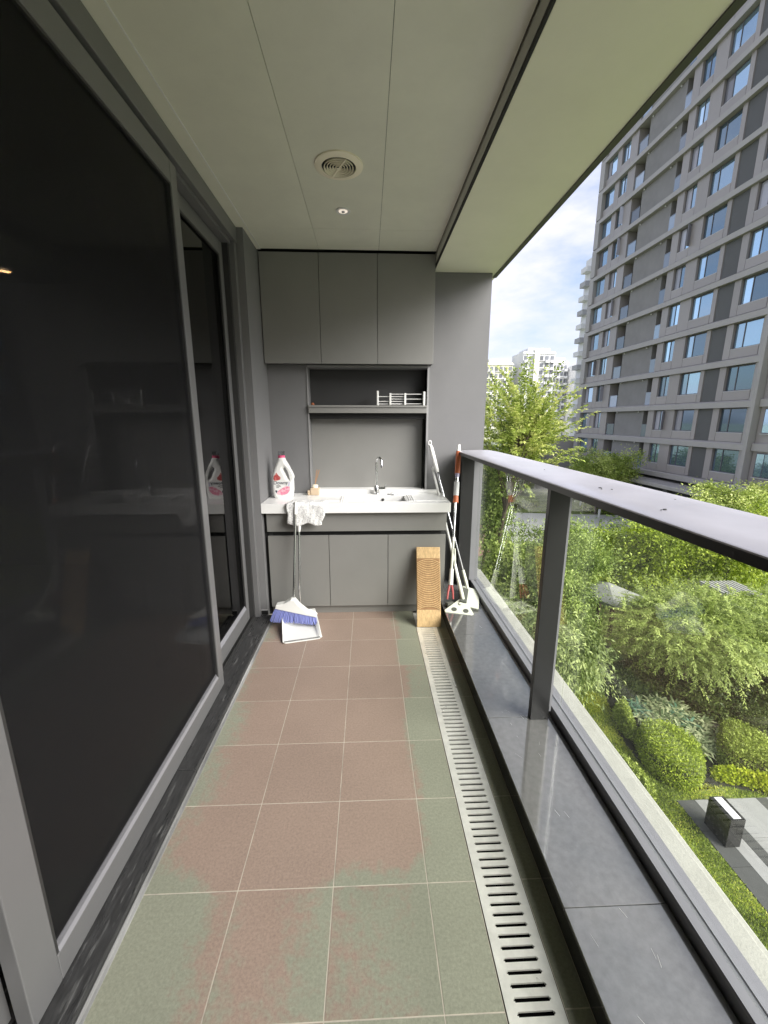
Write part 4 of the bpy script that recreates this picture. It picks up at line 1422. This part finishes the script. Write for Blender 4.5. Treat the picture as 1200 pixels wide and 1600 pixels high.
round_hedge('round clipped hedge ring beside the apartment building', 22.3, 37.6, 1.9, .6, L_['hedge'])
round_hedge('round clipped hedge on the far lawn behind the path', 15.2, 40.6, 2.2, .6, L_['hedge2'])
for (x, y, lab) in ((21.6, 40.2, 'short white garden bollard lamp near the ring hedge'), (20.6, 35.0, 'short white garden bollard lamp beside the pale path'), (8.2, 39.0, 'short white garden bollard lamp at the left of the far lawn')):
    e = thing('bollard_lamp', lab, 'lamp', (x, y, GZ), 'white bollard lamps in the garden')
    obj('post', MB().box(x - .07, x + .07, y - .07, y + .07, GZ - .01, GZ + .62), M['white'], e, bevel=.01)
    obj('lamp_head', MB().box(x - .075, x + .075, y - .075, y + .075, GZ + .6205, GZ + .72), M['plastic'], e, bevel=.01)

# pavilion and pergola among the trees
pvn = thing('garden_pavilion', 'pale pyramid roof of a small pavilion between the trees', 'pavilion', (9.2, 14.45, GZ))
hw = .88
Mp = Matrix.Translation((9.2, 14.45, 0)) @ Matrix.Rotation(math.radians(26), 4, 'Z')
mb = MB()
mb.add([Mp @ Vector(q) for q in ((-hw, -hw, -5.05), (hw, -hw, -5.05), (hw, hw, -5.05), (-hw, hw, -5.05), (0, 0, -4.62),
        (-hw, -hw, -5.17), (hw, -hw, -5.17), (hw, hw, -5.17), (-hw, hw, -5.17))],
       [(0, 1, 4), (1, 2, 4), (2, 3, 4), (3, 0, 4), (0, 5, 6, 1), (1, 6, 7, 2), (2, 7, 8, 3), (3, 8, 5, 0), (8, 7, 6, 5)])
obj('roof', mb, M['roofpale'], pvn)
for sx in (-1, 1):
    for sy in (-1, 1):
        obj('post', MB().box(sx * .7 - .06, sx * .7 + .06, sy * .7 - .06, sy * .7 + .06, GZ, -5.171, Mp), M['bark'], pvn)
pg = thing('pergola', 'white slatted pergola roof half hidden by bright trees', 'pergola', (12.95, 13.3, GZ))
for i in range(9):
    obj('slat', MB().box(12.3 + i * .15, 12.38 + i * .15, 12.7, 13.9, -4.43, -4.38), M['pergola'], pg)
for y in (12.85, 13.75):
    obj('beam', MB().box(12.25, 13.65, y - .04, y + .04, -4.51, -4.431), M['pergola'], pg)
for (x, y) in ((12.4, 12.85), (13.5, 12.85), (12.4, 13.75), (13.5, 13.75)):
    obj('post', MB().box(x - .04, x + .04, y - .04, y + .04, GZ, -4.511), M['pergola'], pg)

# ------------------------------------------------------------------ apartment building opposite
BX, SH = 25.0, 2.79
Z0 = -.0
bld = thing('apartment_building', 'tall dark grey panelled apartment block across the garden', 'building', (BX, 37.5, GZ))
RL = Vector((BX, 37.5, GZ))
obj('core', MB().box(BX + .9, 40, 20.0, 49.25, GZ, 33.6), M['facade_core'], bld)
wins = [(46.5, 48.35), (44.4, 45.7), (34.7, 35.95), (31.45, 33.5), (26.98, 29.13)]
piers = [(45.7, 46.5), (43.2, 44.4), (35.95, 36.75), (33.5, 34.7), (31.05, 31.45), (29.13, 29.7)]
bays = [(41.9, 43.2), (36.75, 37.56)]
W0, W1, RH = .64, 2.27, 2.305       # window sill, head, underside of the band above


def loc_mesh(name, m, mt):
    me = m.mesh(name)
    me.materials.append(mt)
    return me


mesh = {}
for (a, b) in wins:
    w = b - a
    m = MB()
    f = .055
    fx0, fx1 = .16, .24
    m.box(fx0 + .05, .88, 0, w, W1 + .001, RH)
    m.box(fx0, fx1, 0, f, W0, W1).box(fx0, fx1, w - f, w, W0, W1).box(fx0, fx1, f, w - f, W0, W0 + f).box(fx0, fx1, f, w - f, W1 - f, W1)
    split = w * (.66 if w > 1.6 else .5)
    m.box(fx0, fx1, split - .03, split + .03, W0 + f, W1 - f)
    mesh['frame', a] = loc_mesh('window', m, M['wframe'])
    mesh['pane', a] = loc_mesh('pane', MB().box(.19, .21, f, split - .03, W0 + f, W1 - f), M['pane'])
    mesh['pane2', a] = loc_mesh('pane', MB().box(.185, .205, split + .03, w - f, W0 + f, W1 - f), M['pane'])
    mesh['cpane', a] = loc_mesh('pane', MB().box(.185, .205, split + .03, w - f, W0 + f, W1 - f), M['pane2'])
    mesh['sill', a] = loc_mesh('sill', MB().box(.0, .159, -.0, w, W0 - .035, W0 + .004), M['wsill'])
    mesh['span', a] = loc_mesh('panel', MB().box(0, .88, .014, w - .014, .02, W0 - .036), M['facade'])
    m = MB().box(.0, .03, 0, .42, W0 + .03, W1 - .03).box(-.02, .05, .0, .035, W0 + .03, W1 - .03)
    mesh['open', a] = loc_mesh('casement', MB().box(-.42, 0, -.02, .02, W0 + .06, W1 - .06), M['pane2'])
for (a, b) in piers:
    mesh['pier', a] = loc_mesh('panel', MB().box(0, .88, .014, b - a - .014, .02, RH - .012), M['facade'])
for (a, b) in bays:
    w = b - a
    mesh['rail', a] = loc_mesh('balustrade', MB().box(.10, .13, .02, w - .02, .02, 1.08).box(.08, .15, .0, w, 1.08, 1.12), M['balglass'])
    mesh['ac', a] = loc_mesh('ac_unit', MB().box(.35, .68, w * .2, w * .8, .05, .85), M['wsill'])
mesh['conc'] = loc_mesh('concrete_panel', MB().box(.14, .88, .01, 4.33, .005, RH - .005), M['concrete'])
m = MB()
for i in range(17):
    m.box(.06, .16, .03 + i * .078, .065 + i * .078, .02, RH - .02)
mesh['louv'] = loc_mesh('louvre', m, M['slat'])
mesh['lamp'] = loc_mesh('wall_lamp', MB().lathe([(.05, 0), (.07, .05), (.05, .10)], (.06, 0, RH - .14), 8), M['white'])
band = [(0.9, -.002), (.0, -.002), (-.22, -.10), (-.22, -.48), (.9, -.48)]
mesh['band'] = loc_mesh('floor_band', MB().prism(band, lambda a, b: (a, 0, b), lambda a, b: (a, 22.79, b)), M['facade_l'])
mesh['col'] = loc_mesh('corner_column', MB().box(-.21, .88, .0, .86, .0, SH - .482), M['facade_l'])
for k in range(-1, 11):
    z = Z0 + k * SH
    def put(key, y, nm, par=bld, dx=0.):
        o = bpy.data.objects.new(nm, mesh[key])
        col.objects.link(o)
        o.parent = par
        if par is bld:
            o.location = (dx, y - 37.5, z - GZ)
        return o
    put('band', 26.46, 'floor_band').location = (0, 26.46 - 37.5, z + SH - GZ)
    put('col', 48.39, 'corner_column')
    for (a, b) in wins:
        w_ = put(('frame', a), a, 'window')
        put(('pane', a), 0, 'pane', w_)
        put((('cpane', a) if rnd.random() < .34 else ('pane2', a)), 0, 'pane', w_)
        put(('sill', a), 0, 'sill', w_)
        if rnd.random() < .22 and b - a < 1.9:
            o = put(('open', a), 0, 'casement', w_)
            o.location = (.1, .0, 0)
            o.rotation_euler = (0, 0, math.radians(rnd.uniform(-25, 25)))
        put(('span', a), a, 'panel')
    for (a, b) in piers:
        put(('pier', a), a, 'panel')
    for (a, b) in bays:
        o = put(('rail', a), a, 'balustrade')
        if rnd.random() < .7:
            put(('ac', a), a, 'ac_unit')
    put('conc', 37.56, 'concrete_panel')
    put('louv', 29.70, 'louvre')
    put('lamp', 38.2, 'wall_lamp', dx=.0)
    put('lamp', 41.5, 'wall_lamp', dx=.0)
z_b, z_t = -2.79, 33.6
prof_c = [(-.55, 0), (-.45, .12), (-.10, .30), (.9, .55), (.9, -.10), (-.30, -.10)]
obj('corner_fin', MB().prism([(25.0 - .24, 26.45), (25.0 - .02, 26.93), (25.9, 26.96), (25.9, 26.18), (25.0 - .24, 26.22)], lambda a, b: (a, b, -3.2), lambda a, b: (a, b, 33.6)), M['facade_l'], bld)
# set-back wing beyond the fin
m = MB().box(25.22, 25.88, 20.0, 26.17, -3.2, 33.6)
obj('wing_wall', m, M['facade'], bld)
for k in range(-1, 6):
    z = Z0 + k * SH
    w_ = obj('window', MB().box(25.13, 25.215, 24.35, 25.80, z + .64, z + 2.2), M['wframe'], bld)
    obj('pane', MB().box(25.115, 25.1295, 24.42, 25.18, z + .70, z + 2.14), M['pane'], w_)
    obj('pane', MB().box(25.115, 25.1295, 25.24, 25.74, z + .70, z + 2.14), M['pane'], w_)
    obj('sill', MB().box(25.07, 25.114, 24.3, 25.85, z + .58, z + .64), M['wsill'], w_)
    obj('floor_band', MB().box(25.04, 25.2195, 20.0, 26.17, z + 2.31, z + 2.79), M['facade_l'], bld)
# podium
obj('podium_ledge', MB().box(24.45, 25.85, 20.0, 49.25, -3.2, -2.80), M['facade_l'], bld, bevel=.03)
obj('podium_canopy', MB().box(22.9, 25.84, 20.0, 46.0, -3.75, -3.45), M['facade_l'], bld, bevel=.05)
obj('podium_wall', MB().box(25.3, 25.85, 20.0, 49.2, GZ, -3.201), M['facade_core'], bld)
for y in range(22, 46, 3):
    obj('podium_column', MB().box(23.3, 23.75, y - .25, y + .25, GZ, -3.752), M['louvre'], bld)

# wall and fence left of it
gw = thing('garden_wall', 'plain grey garden wall left of the apartment block', 'wall', (23.5, 50.6, GZ))
obj('wall_slab', MB().box(22.9, 26.2, 50.5, 50.9, GZ, -.45), M['facade_l'], gw)
obj('low_wall', MB().box(21.0, 22.88, 50.2, 50.6, GZ, -2.4), M['facade'], gw)
fe = thing('bar_fence', 'dark vertical bar fence left of the grey garden wall', 'fence', (23, 55, GZ))
for i in range(20):
    x = 20.4 + i * .25
    obj('bar', MB().box(x - .05, x + .05, 55.0, 55.12, -2.6, -.75), M['louvre'], fe)
obj('rail', MB().box(20.2, 25.4, 55.121, 55.2, -.95, -.85).box(20.2, 25.4, 55.121, 55.2, -2.5, -2.4), M['louvre'], fe)
obj('plinth', MB().box(20.2, 25.4, 54.95, 55.25, GZ, -2.601), M['facade'], fe)

# ------------------------------------------------------------------ far towers
def tower(label, x0, x1, y0, depth, ztop, ncol, fl, body, cream=None, balc=None, side=False):
    root = thing('residential_tower', label, 'tower', (x0, y0, GZ), 'white residential towers on the skyline')
    obj('wall', MB().box(x0, x1, y0, y0 + depth, GZ, ztop), M[body], root)
    nf = int((ztop - 1.0 + 2) / fl)
    w = (x1 - x0) / ncol
    wm = loc_mesh('window', MB().box(0, w * .56, -.25, 0, 0, fl * .52), M['twin'])
    bm = loc_mesh('balcony', MB().box(0, w * .80, -1.3, 0, 0, fl * .34), M['tower'])
    for c in range(ncol):
        if cream is not None and c in cream:
            obj('bay_wall', MB().box(x0 + c * w + .1, x0 + (c + 1) * w - .1, y0 - .6, y0 - .002, GZ, ztop + 1.2), M['tower_cream'], root)
            continue
        for f in range(nf):
            zz = ztop - 1.4 - (f + 1) * fl + fl * .35
            if zz < -3:
                break
            obj('window', wm, None, root, loc=(c * w + w * .22, 0 - .002, zz - GZ))
            if balc is not None and c in balc:
                obj('balcony', bm, None, root, loc=(c * w + w * .10, -.003, zz - fl * .42 - GZ))
    for f in range(nf):
        zz = ztop - .6 - f * fl
        if zz < -3:
            break
        obj('floor_slab', MB().box(x0 - (.9 if side else .25), x1 + .25, y0 - .55, y0 - .253, zz - .35, zz), M['tower_grey'] if f % 2 else M['tower'], root)
        if side:
            obj('side_balcony', MB().box(x0 - 1.3, x0 - .003, y0 + depth - 3.0, y0 + depth - .6, zz - fl * .80, zz - fl * .45), M['tower_grey'] if f % 2 else M['tower'], root)
            obj('window', MB().box(x0 - .12, x0 - .003, y0 + depth - 5.2, y0 + depth - 3.6, zz - fl * .7, zz - fl * .2), M['twin'], root)
            obj('window', MB().box(x0 - .12, x0 - .003, y0 + depth - 7.6, y0 + depth - 6.2, zz - fl * .7, zz - fl * .2), M['twin'], root)
    obj('parapet', MB().box(x0 + (x1 - x0) * .15, x1 - (x1 - x0) * .15, y0 + .5, y0 + depth * .8, ztop + .003, ztop + 1.4), M[body], root)
    return root

tower('pale tower with a cream central bay behind the tall tree', 65.5, 79.0, 180, 14, 29.6, 6, 2.9, 'tower', cream=(2,), balc=(0, 4, 5))
tower('white tower with balconies right of the cream tower', 80.3, 88.5, 188, 14, 27.0, 5, 2.9, 'tower', balc=(0, 2, 4))
tower('white tower partly hidden by the apartment block edge', 89.0, 108.0, 180, 14, 24.5, 8, 2.9, 'tower', balc=(0, 2, 4, 6))
tower('pale low tower at the left behind the tall tree', 50.0, 62.0, 182, 12, 25.4, 6, 2.9, 'tower_cream', balc=(1, 4))
tower('tall white tower with side balconies just left of the apartment block', 48.9, 62.0, 90, 9.5, 36.0, 6, 2.9, 'tower', side=True)
